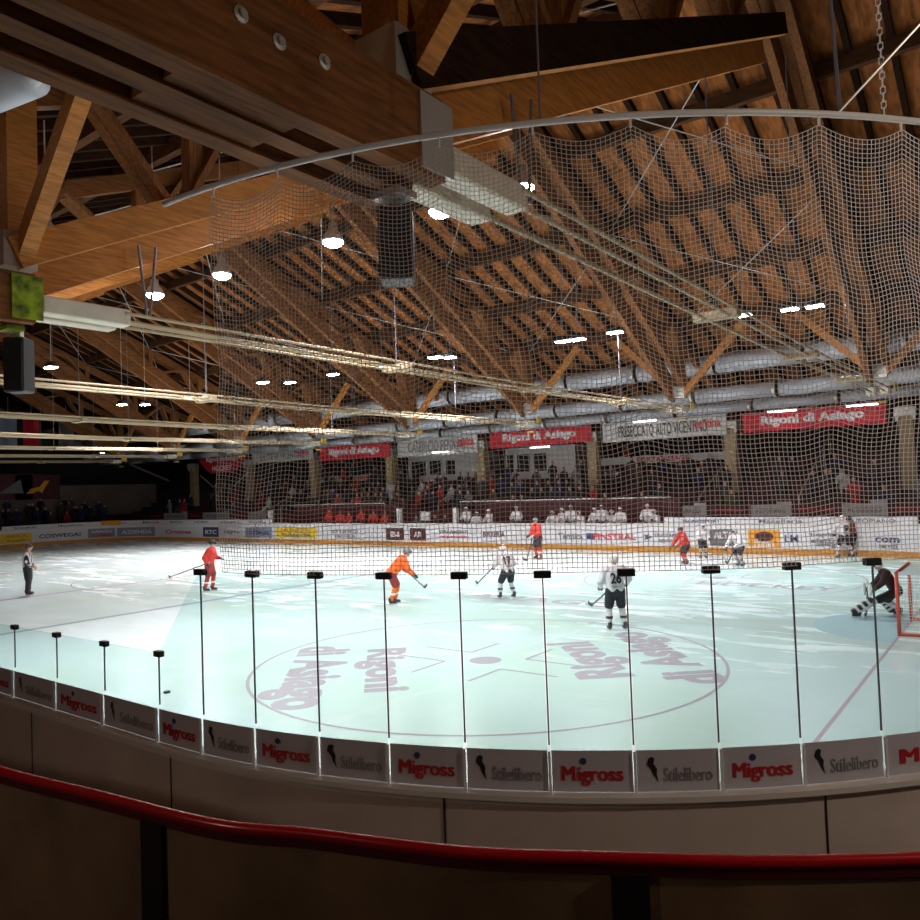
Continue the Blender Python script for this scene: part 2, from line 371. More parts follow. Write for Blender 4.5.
    for k in 'LR':
        a = J['ank'+k]; fy = Vector((0, 1, 0))
        remeshed('skate_boot', [(a+Vector((0, -.03, .03)), a+Vector((0, -.02, -.05)), .058, .052), (a+Vector((0, -.02, -.055)), a+Vector((0, .13, -.065)), .05, .042)], M['h_black'], r, .02)
        bm = NB(); add_box(bm, a+Vector((0, .05, -.122)), (.008, .27, .022)); add_box(bm, a+Vector((0, -.03, -.105)), (.02, .06, .03)); add_box(bm, a+Vector((0, .12, -.105)), (.02, .05, .03)); obj('skate_blade', bm, M['blade'], r)
        h = J['ha'+k]; e = J['el'+k]; d = (h-e).normalized(); sgn = -1 if k == 'L' else 1
        side = Vector((0, 0, 1)).cross(d); side = side.normalized() if side.length > .01 else Vector((1, 0, 0))
        fing = []
        for q in range(4):
            o_ = side*(q-1.5)*.032; k1 = h+d*.07+o_; k2 = k1+d*.035+Vector((0, 0, -.035)); fing += [(h+o_*.8, k1, .024, .022), (k1, k2, .022, .018)]
        remeshed('glove' if gloves else 'hand', [(h-d*.09, h, .062, .055), (h, h+d*.05, .05, .045), (h, h-side*sgn*.055+d*.04+Vector((0, 0, -.02)), .026, .022)]+fing, M[gloves or 'skin'], r, .016)
    if helmet:
        remeshed('helmet' if helmet != 'hair' else 'hair', [], M[helmet], r, .018, boxes=[(hd+Vector((0, -.018, .035)), (.103, .118, .105), .9)])
        if helmet != 'hair':
            bm = NB()
            for k in range(-3, 3):
                a0, a1 = k*.32, (k+1)*.32
                q = [hd+Vector((math.sin(a)*.105, math.cos(a)*.12+.012, zz)) for a, zz in ((a0, .03), (a1, .03), (a1, -.03), (a0, -.03))]
                bm.faces.new([bm.verts.new(x) for x in q])
            bmesh.ops.remove_doubles(bm, verts=bm.verts[:], dist=.001); bmesh.ops.solidify(bm, geom=bm.faces[:], thickness=.005); obj('visor', bm, M['glassdark'], r)
    if number:
        c = J['che']+Vector((0, 0, -.04)); bk = (J['nek']-J['pel']).normalized(); nrm = Vector((0, -1, 0)); nrm = (nrm-bk*nrm.dot(bk)).normalized(); rt = bk.cross(nrm)
        base = (J['che']*.75+J['pel']*.25)
        o = text_obj('shirt_number', number, M['inkblack'], lambda u, v, w: base+rt*u+bk*v+nrm*(.158+w-.35*u*u), .26, .26, r, .03, .008); tag(o, 'dark player number on the back of the shirt')
        o = text_obj('shirt_lettering', 'ASIAGO', M['inkgrey'], lambda u, v, w: base+rt*u+bk*(v-.2)+nrm*(.155+w-.35*u*u), .24, .045, r, .02, .008)
    return tag(r, lab, cat, grp)
def facing(px_dir):
    """yaw so that local +y points: 'R' image right, 'L' image left, 'A' away, 'T' towards the camera; or an angle added to A"""
    base = {'A': YAW, 'R': YAW-PI/2, 'L': YAW+PI/2, 'T': YAW+PI}
    return base[px_dir] if isinstance(px_dir, str) else YAW+math.radians(px_dir)

# ================================================================ THE SETTING
def struct(name, bm, m, parent=None):
    o = obj(name, bm, m, parent)
    if not parent: o['kind'] = 'structure'
    return o
bm = NB(); add_box(bm, V(30, 18, -.12), (86, 60, .2)); struct('floor', bm, M['concrete'])
# ice sheet following the outline of the boards
bm = NB(); vs = [bm.verts.new(V(X, Y, 0)) for X, Y in OUTL[:-1]]; f = bm.faces.new(vs); bm.normal_update()
if f.normal.z < 0: f.normal_flip()
ext = bmesh.ops.extrude_face_region(bm, geom=[f]); bmesh.ops.translate(bm, vec=(0, 0, -.02), verts=[g for g in ext['geom'] if isinstance(g, bmesh.types.BMVert)])
bmesh.ops.recalc_face_normals(bm, faces=bm.faces[:])
ice = struct('floor_ice', bm, M['ice'])
def flat(poly, z=.003):
    bm = NB(); vs = [bm.verts.new(V(x, y, z)) for x, y in poly]; f = bm.faces.new(vs); bm.normal_update()
    if f.normal.z < 0: f.normal_flip()
    return bm
def ring(cx, cy, r, w, z=.003, n=72, a0=0, a1=360, clip=None):
    bm = NB(); R = []
    for i in range(n+1):
        a = math.radians(a0+(a1-a0)*i/n); R.append([bm.verts.new(V(cx+q*math.cos(a), cy+q*math.sin(a), z)) for q in (r-w/2, r+w/2)])
    for a, b in zip(R[:-1], R[1:]):
        f = bm.faces.new((a[0], b[0], b[1], a[1])); 
    bmesh.ops.recalc_face_normals(bm, faces=bm.faces[:]); bm.normal_update()
    if bm.faces[:][0].normal.z < 0: bmesh.ops.reverse_faces(bm, faces=bm.faces[:])
    return bm
GL, DX, DY, CR = 2.98, 8.98, 8.0, 4.24
def painted(name, bm, m, label=None):
    o = obj(name, bm, m, ice)
    if label: o['label'] = label
    return o
for cx, cy in ((DX, DY), (DX, W-DY), (L-DX, DY), (L-DX, W-DY)):
    painted('faceoff_circle', ring(cx, cy, CR, .06), M['mark'])
    painted('faceoff_spot', flat([(cx+.3*math.cos(t*PI/12), cy+.3*math.sin(t*PI/12)) for t in range(24)]), M['mark'])
    for sx in (-1, 1):
        for sy in (-1, 1):
            x0, y0 = cx+sx*.62, cy+sy*.42
            painted('hash_mark', flat([(x0, y0-.03), (x0+sx*1.15, y0-.03), (x0+sx*1.15, y0+.03), (x0, y0+.03)]), M['mark'])
            painted('hash_mark', flat([(x0-.03, y0), (x0+.03, y0), (x0+.03, y0+sy*.95), (x0-.03, y0+sy*.95)], .0035), M['mark'])
for X, w, m in ((GL, .055, 'markred'), (21.17, .26, 'markblue'), (28.3, .26, 'markred'), (38.8, .26, 'markblue'), (L-GL, .055, 'markred')):
    y0, y1 = (1.0, W-1.0) if X < 6 or X > 54 else (.05, W-.05)
    painted('painted_line', flat([(X-w/2, y0), (X+w/2, y0), (X+w/2, y1), (X-w/2, y1)], .002), M[m])
painted('centre_circle', ring(28.3, W/2, CR, .06), M['markblue'])
for gx, a0 in ((GL, -90), (L-GL, 90)):
    cr = [(gx+1.75*math.cos(math.radians(a0+t*180/24)), W/2+1.75*math.sin(math.radians(a0+t*180/24))) for t in range(25)]
    painted('goal_crease', flat(cr, .0015), M['crease'])
# words painted in the ice
def ice_word(s, px, py, length, height, flip, ang=6):
    X, Y = onz(px, py, 0); c = V(X, Y); rot = Matrix.Rotation(math.radians(ang), 3, 'Z')
    D, R = rot @ TH['D'], rot @ TH['R']
    ru, rv = (-D, R) if not flip else (D, -R)
    text_obj('painted_word', s, M['mark'], lambda u, v, w: c+ru*u+rv*v+Vector((0, 0, .003+w*.02)), length, height, ice, .045, .001)
ice_word('Rigoni', 381, 668, 3.3, 1.0, False)
ice_word('di Asiago', 308, 673, 4.6, 1.35, False)
ice_word('Rigoni', 592, 658, 2.9, 1.25, True)
ice_word('di Asiago', 663, 654, 4.3, 1.25, True)
for (px, py, s, c, ln) in ((540, 600, 'ASIAGO', 'markfaint', 5.0), (765, 586, 'HOCKEY', 'mark', 4.0)):
    X, Y = onz(px, py, 0)
    text_obj('painted_word', s, M[c], lambda u, v, w, X=X, Y=Y: V(X-u, Y+v, .003+w*.02), ln, .8, ice, .03, .001)
# walls
ZR = lambda Yp: 9.75+.42*(13-abs(Yp-18)) if abs(Yp-18) <= 13 else 9.75-.40*(abs(Yp-18)-13)
YR = lambda Y: ZR(Y-CY)
X0, X1, Y0, Y1 = -9.0, 70.0, -10.0, 43.0
def wall(name, a, b, z0, z1, th=.3):
    bm = NB(); a, b = Vector(a), Vector(b); d = b-a; add_box(bm, (a+b)/2+Vector((0, 0, (z0+z1)/2)), (abs(d.x)+th, abs(d.y)+th, z1-z0)); return struct(name, bm, M['walldark'])
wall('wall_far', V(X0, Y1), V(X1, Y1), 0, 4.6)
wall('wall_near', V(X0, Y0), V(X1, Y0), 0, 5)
def gable(name, X):
    bm = NB(); ys = [Y0, -3.52+5, 14.48, 27.48, Y1]
    pts = [V(X, Y0, 0)]+[V(X, y, YR(y)-.05) for y in (Y0, CY+5, CY+18, CY+31, Y1)]+[V(X, Y1, 0)]
    f = bm.faces.new([bm.verts.new(p) for p in pts]); e = bmesh.ops.extrude_face_region(bm, geom=[f])
    bmesh.ops.translate(bm, vec=(.3 if X < 0 else -.3, 0, 0), verts=[g for g in e['geom'] if isinstance(g, bmesh.types.BMVert)])
    bmesh.ops.recalc_face_normals(bm, faces=bm.faces[:]); struct(name, bm, M['walldark'])
gable('wall_left', X1); gable('wall_right', X0)
# roof deck: boarding laid over the joists
bm = NB(); prof = [Y0-.3, CY+5, CY+18, CY+31, Y1+.3]; rows = []
for y in prof:
    rows.append([bm.verts.new(V(x, y, YR(y)+dz)) for x in (X0-.3, X1+.3) for dz in (.30, .42)])
for a, b in zip(rows[:-1], rows[1:]):
    bm.faces.new((a[0], a[2], b[2], b[0])); bm.faces.new((a[1], b[1], b[3], a[3])); bm.faces.new((a[0], b[0], b[1], a[1])); bm.faces.new((a[2], a[3], b[3], b[2]))
bmesh.ops.recalc_face_normals(bm, faces=bm.faces[:]); struct('ceiling', bm, M['deck'])
bm = NB()
for a, b in zip(prof[:-1], prof[1:]): add_beam(bm, (0, a, YR(a)+.19), (0, b, YR(b)+.17), .15, .26)
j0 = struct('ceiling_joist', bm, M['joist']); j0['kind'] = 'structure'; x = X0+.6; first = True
while x < X1-.3:
    o = j0 if first else j0.copy()
    if not first: C.objects.link(o)
    o.location.x = -x; first = False; x += .95
# purlins along the hall
PUR = [-2.2, 4.95, 7.9, 11.2, 14.6, 18, 21.4, 24.8, 28.1, 31.05, 38.2]
p0 = None
for k, yp in enumerate(PUR):
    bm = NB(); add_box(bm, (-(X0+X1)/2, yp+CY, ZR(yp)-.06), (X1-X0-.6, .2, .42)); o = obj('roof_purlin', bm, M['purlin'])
    side = 'near' if yp < 18 else 'far'
    if yp == 18: lb = 'long timber ridge purlin running the length of the hall at the roof peak'
    elif yp < 18: lb = 'long timber purlin under the near roof slope, %s below the ridge' % ordn(4-k if k < 5 else 0)
    else: lb = 'long timber purlin under the far roof slope, %s below the ridge' % ordn(k-6)
    tag(o, lb, 'beam', 'timber purlins along the roof')

# ---------------------------------------------------------------- roof trusses
BAY, XT0 = 7.43, 4.98
YN, YF, ZF = CY+4.95, CY+31.05, 6.15
YM = (YN+YF)/2
def yl(Yp): return Yp+CY
def rz(Yp, nr=False): return 6.9+.585*(13.05-abs(Yp-18)) if not nr and Yp >= 18 else 6.5+.51*(13.05-abs(Yp-18))      # centreline of the lower rafter
def make_truss():
    r = empty('roof_truss', (0, 0, 0))
    def part(n, bm, m, lab=None):
        o = obj(n, bm, M[m], r)
        if lab: o['label'] = lab
        return o
    for sy in (-1, 1):
        foot, ridge = 18+sy*13.05, 18
        for sx in (-.42, .11):
            bm = NB(); up, rh = (.28, .45) if sx > 0 else (0, .8)
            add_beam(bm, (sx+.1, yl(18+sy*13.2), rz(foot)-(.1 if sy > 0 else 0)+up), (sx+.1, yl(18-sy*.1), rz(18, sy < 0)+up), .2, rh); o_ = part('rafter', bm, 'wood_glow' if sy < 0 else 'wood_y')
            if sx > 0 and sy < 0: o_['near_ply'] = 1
        # roof chord under the deck
        bm = NB(); add_beam(bm, (0, yl(18+sy*13.2), ZR(18+sy*13.2)-.5), (0, yl(18), ZR(18)-.5), .22, .42); part('top_chord', bm, 'wood_y')
        bm = NB(); add_beam(bm, (0, yl(18+sy*13), ZR(18+sy*13)-.5), (0, yl(18+sy*(22 if sy > 0 else 24)), ZR(18+sy*(22 if sy > 0 else 24))-.5), .22, .42); part('outer_chord', bm, 'wood_y')
        if sy < 0:
            # lower chord from the foot out over the stand: three plies with spacer blocks
            yo = 18+sy*(20.2 if sy > 0 else 22)
            for sx in (-.36, 0, .36):
                bm = NB(); h_ = .70 if sx > 0 else .5; add_beam(bm, (sx, yl(18+sy*13.0), 5.82+h_/2-.05), (sx, yl(yo), 5.78+h_/2-(.08 if sx > 0 else 0)), .17, h_); part('bottom_chord', bm, 'wood_y')
            for q in (14.9, 18.6):
                bm = NB(); add_box(bm, (-.05, yl(18+sy*q), 6.0), (.82, .95, .4)); part('spacer_block', bm, 'wood_y')
            for q, zb_ in ((14.35, 6.22), (14.75, 6.18), (15.05, 6.22), (17.4, 6.15)):
                bm = NB(); add_lathe(bm, [(.001, 0), (.055, 0), (.055, .012), (.03, .018), (.028, .04), (.001, .04)], (.443, yl(18+sy*q), zb_), 12, Matrix.Rotation(PI/2, 4, 'Y')); part('bolt', bm, 'steel')
        # posts and web diagonals
        for q, m in ((13.05, 'wood_z'), (10.1, 'wood_z'), (6.8, 'wood_z'), (3.4, 'wood_z')):
            yy = 18+sy*q; bm = NB(); w = .42 if q > 13 else .26
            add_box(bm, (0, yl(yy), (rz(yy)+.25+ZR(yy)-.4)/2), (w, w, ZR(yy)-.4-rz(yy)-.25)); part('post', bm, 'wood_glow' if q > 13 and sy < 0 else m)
        prev = 13.05
        for qt, qb in ((12.0, 10.5), (8.9, 7.1), (5.4, 3.7), (2.0, .2)):
            for a, b in ((prev, qt), (qb, qt)):
                ya, yb = 18+sy*a, 18+sy*b
                for sx in (-.13, .13):
                    bm = NB(); add_beam(bm, (sx, yl(ya), rz(ya)+.2), (sx, yl(yb), ZR(yb)-.5), .12, .24, Vector((1, 0, 0))); part('web_strut', bm, 'wood_z')
            prev = qb
        # fan struts along the hall from the foot to the purlin
        for sx in (-1, 1):
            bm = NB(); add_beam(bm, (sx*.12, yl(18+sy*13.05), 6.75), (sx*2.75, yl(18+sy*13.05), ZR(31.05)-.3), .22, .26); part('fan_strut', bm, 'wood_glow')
        # steel shoe, painted bracket
        bm = NB(); add_box(bm, (0, yl(18+sy*13.1), 6.85), (.46, .46, .5)); part('post_shoe', bm, 'steel')
        bm = NB(); add_box(bm, (0, yl(18+sy*13.15), 5.73), (.3, .25, .06)); add_box(bm, (.46, yl(18+sy*13.12), 6.12 if sy < 0 else 6.25), (.03, .42, .62 if sy < 0 else .3)); part('foot_bracket', bm, 'lime' if sy < 0 else 'yellowp')
        for sx in (-.24, .2):
            bm = NB(); a, b = (12.85, 11.5) if sy < 0 else (13.0, 12.3); add_box(bm, (sx, yl(18+sy*(a+b)/2), 6.1), (.26, a-b, .26)); bevelled(bm, .02); part('anchor_box', bm, 'box')
    for sx in (-.33, -.21, .21, .33):
        bm = NB(); add_tube(bm, [(sx, yl(6.4), 6.1+(.06 if abs(sx) > .3 else -.04)), (sx, yl(18), 6.02+(.06 if abs(sx) > .3 else -.04)), (sx, yl(30.3), 6.1+(.06 if abs(sx) > .3 else -.04))], .028, 8); part('tie_rod', bm, 'rod')
    for q in (13.2, 19.2, 25.2):
        bm = NB(); add_box(bm, (0, yl(q), 6.03), (.78, .22, .16)); bevelled(bm, .02); part('rod_coupler', bm, 'rod')
        bm = NB(); add_tube(bm, [(0, yl(q), 6.1), (0, yl(q), rz(q)-.3)], .012, 6); part('hanger_rod', bm, 'inkgrey')
    for sx in (-.16, .16):
        bm = NB(); add_tube(bm, [(sx*.3, yl(7.0), 6.25), (sx*.3, yl(7.0)+sx*.8, 7.45)], .022, 6); part('hanger_rod', bm, 'inkgrey')
    return r
t0 = make_truss(); NT = 8
for k in range(NT):
    r = t0 if k == 0 else copy_tree(t0)
    r.location = (-(XT0+BAY*k), 0, 0)
    if k == 0: first_truss = r
    lb = ['nearest timber roof truss, its bolted beams overhead at the top', 'second timber roof truss from the camera, green paint on its foot at left edge'][k] if k < 2 else 'timber roof truss, %s in line from the camera, with cream tie rods' % ordn(k)
    tag(r, lb, 'roof truss', 'timber trusses across the hall')
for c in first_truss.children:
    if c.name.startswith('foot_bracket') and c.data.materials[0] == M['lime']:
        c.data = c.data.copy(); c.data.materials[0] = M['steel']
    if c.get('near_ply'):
        c.data = c.data.copy(); c.data.materials.append(M['joist']); tag(c, 'timber ply with shade painted black on its sides, underside in lit orange')
        for p_ in c.data.polygons: p_.material_index = 0 if p_.normal.z < -.5 else 1  # shade painted on the sides; only the underside keeps the lit timber colour
# thin steel bracing in the roof plane
bi = 0
for k in range(0, 6):
    for (ya, yb) in ((11.2, 18), (18, 24.8), (24.8, 31.05)):
        for fl in (0, 1):
            xa, xb = XT0+BAY*k, XT0+BAY*(k+1)
            if fl: xa, xb = xb, xa
            bm = NB(); add_tube(bm, [V(xa, yl(ya), ZR(ya)-.32), V(xb, yl(yb), ZR(yb)-.32)], .018, 6); o = obj('bracing_rod', bm, M['steel'])
            side = {11.2: 'near roof slope', 18: 'upper far roof slope', 24.8: 'lower far roof slope'}[ya]
            tag(o, 'thin steel rod crossing the %s in the %s bay, leaning %s' % (side, ordn(k), 'left' if fl else 'right'), 'rod', 'diagonal roof bracing rods')

# concrete columns on the far side
bm = NB(); add_box(bm, (0, 0, 3.0), (.55, .5, 6.0)); c0 = obj('concrete_column', bm, M['column'])
bm = NB(); add_box(bm, (0, -.1, 5.75), (.8, .6, .35)); add_box(bm, (-.33, -.3, 5.62), (.1, .1, .5)); add_box(bm, (.33, -.3, 5.62), (.1, .1, .5)); obj('column_head', bm, M['steel'], c0)
YC = 34.0
for k in range(8):
    o = c0 if k == 0 else copy_tree(c0)
    o.location = V(XT0+BAY*k, YC, .0); 
    tag(o, 'square tan column behind the far stand, %s from the right of the row' % ordn(k), 'column', 'columns of the far stand')
# ducts high along the far side
for i, (y, z, rr, lab) in enumerate(((30.2, 8.25, .42, 'upper silver ventilation duct running the length of the far side'), (31.6, 7.05, .34, 'lower silver ventilation duct above the banners on the far side'), (33.0, 6.55, .26, 'thin lowest silver duct just behind the far banners'))):
    r = empty('ventilation_duct', V(30, y, z)); xs = np.arange(X0+6+(i*1.5), X1-1, 3.7)
    for x in xs:
        bm = NB(); add_tube(bm, [(30-x, 0, 0), (30-x-3.55, 0, 0)], rr, 20); obj('duct_section', bm, M['duct'], r, True)
        bm = NB(); add_tube(bm, [(30-x, 0, 0), (30-x-.12, 0, 0)], rr+.03, 20); obj('duct_flange', bm, M['steel'], r)
    tag(r, lab, 'duct', 'ventilation ducts of the far side')
# duct with elbow over the near corner
r = empty('ventilation_duct', V(14.2, 2.0, 9.3)); bm = NB()
bx, by = onz(46, 62, 8.4); p = V(bx, by, 8.4)-r.location
bm = NB(); add_tube(bm, [p+Vector((-4.5, -.6, .15)), p+Vector((-.4, 0, 0))], .26, 20); obj('duct_section', bm, M['duct'], r, True)
bm = NB(); add_tube(bm, [p+Vector((-.45, 0, 0)), p+Vector((-.1, 0, -.02)), p+Vector((.15, 0, -.15))], .15, 14, True, .11); obj('duct_elbow', bm, M['white'], r, True)
tag(r, 'pale blue grey duct with a white end cap at the top left corner', 'duct')

# loudspeakers hung at the near truss feet
def speaker(k, z0, z1, lab):
    r = empty('hanging_loudspeaker', V(XT0+BAY*k+.12, YN+.05, z1-.32)); r.rotation_euler.z = YAW
    bm = NB(); add_box(bm, (0, 0, -(z1-z0)/2), (.30, .32, z1-z0)); bevelled(bm, .02); obj('cabinet', bm, M['black'], r)
    bm = NB(); add_box(bm, (0, -.165, -(z1-z0)/2), (.26, .012, z1-z0-.06)); obj('grille', bm, M['blackg'], r)
    bm = NB(); add_box(bm, (0, 0, .06), (.1, .1, .14)); obj('hanging_bracket', bm, M['steel'], r)
    tag(r, lab, 'loudspeaker')
speaker(0, 5.35, 5.98, 'tall black loudspeaker hanging under the junction of the nearest truss')
speaker(1, 5.15, 5.95, 'black loudspeaker hanging at the left edge under the second truss foot')

# ---------------------------------------------------------------- lamps
def make_lamp(kind):
    r = empty('high_bay_lamp' if kind == 'bell' else 'floodlight')
    if kind == 'bell':
        bm = NB(); add_lathe(bm, [(.05, .42), (.09, .40), (.10, .26), (.17, .18), (.23, .04), (.235, 0), (.20, .01), (.05, .2)], n=20); obj('lamp_housing', bm, M['steel'], r, True)
        bm = NB(); add_lathe(bm, [(.21, .012), (.21, -.01), (.18, -.06), (.11, -.10), (.02, -.115)], n=20); obj('lamp_lens', bm, M['lamp'], r)
    else:
        bm = NB(); add_box(bm, (0, 0, .10), (.56, .34, .15)); bevelled(bm, .03); add_box(bm, (0, 0, .2), (.4, .2, .08)); obj('lamp_housing', bm, M['black'], r)
        bm = NB(); add_box(bm, (0, 0, .01), (.50, .30, .03)); obj('lamp_lens', bm, M['lamp'], r)
    return r
protos = {}
def lamp(px, py, z, kind, lab, grp, P):
    X, Y = onz(px, py, z); first = kind not in protos
    if first: protos[kind] = make_lamp(kind)
    r = protos[kind] if first else copy_tree(protos[kind])
    r.location = V(X, Y, z); 
    for c in list(r.children):
        if c.name.startswith(('lamp_hanger', 'lamp_light')): bpy.data.objects.remove(c)
    yp = Y-CY; zt = ZR(yp)+.2; bm = NB(); add_tube(bm, [(0, 0, .24 if kind != 'bell' else .38), (0, 0, zt-z)], .014, 6); obj('lamp_hanger', bm, M['steel'], r)
    tag(r, lab, 'lamp', grp)
    l = bpy.data.lights.new('lamp_light', 'SPOT'); l.energy = P; l.spot_size = math.radians(122); l.spot_blend = .5; l.shadow_soft_size = .22; l.color = (1, .93, .95)
    lo = bpy.data.objects.new('lamp_light', l); C.objects.link(lo); lo.parent = r; lo.location = (0, 0, -.08); lo.rotation_euler = (math.radians(6 if Y < 14 else -6), 0, 0)
near = [(46, 235), (155, 295), (222, 275), (333, 242), (440, 212), (522, 188)]
LP = 1850
for i, (x, y) in enumerate(near):
    lamp(x, y, 8.5, 'bell', 'round lit high bay lamp in the near roof, %s from the left of its row' % ordn(i), 'lit lamps of the near row', LP)
far = [(51, 368), (122, 405), (145, 405), (190, 398), (207, 397), (263, 383), (290, 383), (333, 375), (382, 368), (435, 358), (450, 358), (563, 342), (578, 340), (615, 333), (743, 316), (790, 310), (815, 307)]
for i, (x, y) in enumerate(far):
    lamp(x, y, 8.5, 'flood', 'lit rectangular floodlight of the far row, %s from the left' % ordn(i), 'lit floodlights of the far row', LP*(.32 if x > 700 else .5 if x > 500 else .75))
# tube lights above the far banners
for i, (x, y, Y) in enumerate(((862, 405, 32.6), (782, 411, 32.6), (645, 421, 32.6), (540, 447, 33.0), (440, 452, 33.0), (170, 450, 33.0), (101, 453, 33.0))):
    X, z = ony(x, y, Y); r = empty('tube_light', V(X, Y, z)); bm = NB(); add_box(bm, (0, 0, .05), (1.3, .12, .06)); obj('lamp_housing', bm, M['white'], r)
    bm = NB(); add_tube(bm, [(-.6, 0, 0), (.6, 0, 0)], .045, 10); obj('lamp_tube', bm, M['tube'], r)
    bm = NB(); add_tube(bm, [(0, 0, .08), (0, 0, YR(Y)-z)], .01, 6); obj('lamp_hanger', bm, M['steel'], r)
    tag(r, 'lit white tube light over the far stand, %s from the right' % ordn(i), 'lamp', 'tube lights over the far stand')

# ================================================================ BOARDS, GLASS, ADVERTS
ZB, ZL, ZTALL, ZLOW = 1.53, 1.27, 2.645, 1.97
def strip(s0, s1, prof, step=.35):
    """closed profile [(off, z)] swept along the boards' outline (off > 0 is outward)"""
    n = max(2, int(abs(s1-s0)/step)); bm = NB(); R = []
    for i in range(n+1):
        s = s0+(s1-s0)*i/n; R.append([bm.verts.new(V(*at_s(s, o)[:2], z)) for o, z in prof])
    m = len(prof)
    for a, b in zip(R[:-1], R[1:]):
        for k in range(m): bm.faces.new((a[k], a[(k+1) % m], b[(k+1) % m], b[k]))
    if abs(s1-s0) < PER-.5: bm.faces.new(R[0][::-1]); bm.faces.new(R[-1])
    else: bmesh.ops.remove_doubles(bm, verts=bm.verts[:], dist=.001)
    bmesh.ops.recalc_face_normals(bm, faces=bm.faces[:]); return bm
boards = empty('rink_boards', V(0, 0, 0))
sFar0, sFar1 = s_of_px(905, .5, False), s_of_px(5, .5, False)
sN0, sN1 = s_of_px(0, ZB), s_of_px(919, ZB)          # near part in view
obj('board_wall', strip(0, PER, [(.0, 0), (.0, 1.19), (.06, 1.19), (.06, 0)]), M['board_in'], boards)
o = obj('board_backing', strip(0, PER, [(.07, .02), (.07, 1.23), (.14, 1.23), (.14, .02)]), M['board_out'], boards); tag(o, 'beige outer side of the boards')
obj('cap_rail', strip(0, PER, [(-.01, 1.19), (-.01, 1.27), (.19, 1.27), (.19, 1.235), (.145, 1.235), (.145, 1.19)]), M['ledge'], boards)
obj('kick_plate', strip(0, PER, [(-.012, 0), (-.012, .24), (0, .24), (0, 0)]), M['kick'], boards)
s = min(sN0, sN1)-6
while s < max(sN0, sN1)+3:
    bm = NB()
    X, Y, nx, ny, tx, ty = at_s(s, .142); 
    R3 = frame(Vector((-tx, ty, 0))); add_box(bm, V(X, Y, .62), (.006, .012, 1.2), R3); s += 2.35; obj('board_seam', bm, M['inkblack'], boards)
tag(boards, 'white rink boards with ochre kick plate running round the whole ice', 'rink boards')

joint_px = [12, 54, 102, 157, 200, 254, 318, 388, 464, 549, 634, 722, 804, 884]
off_g = .085
joints = [s_of_px(p, ZB, True, off_g+.03) for p in joint_px]
joints = [joints[0]-2.6, joints[0]-1.7, joints[0]-.85]+joints+[joints[-1]+.82, joints[-1]+1.64, joints[-1]+2.46, joints[-1]+3.28, joints[-1]+4.1, joints[-1]+4.92]
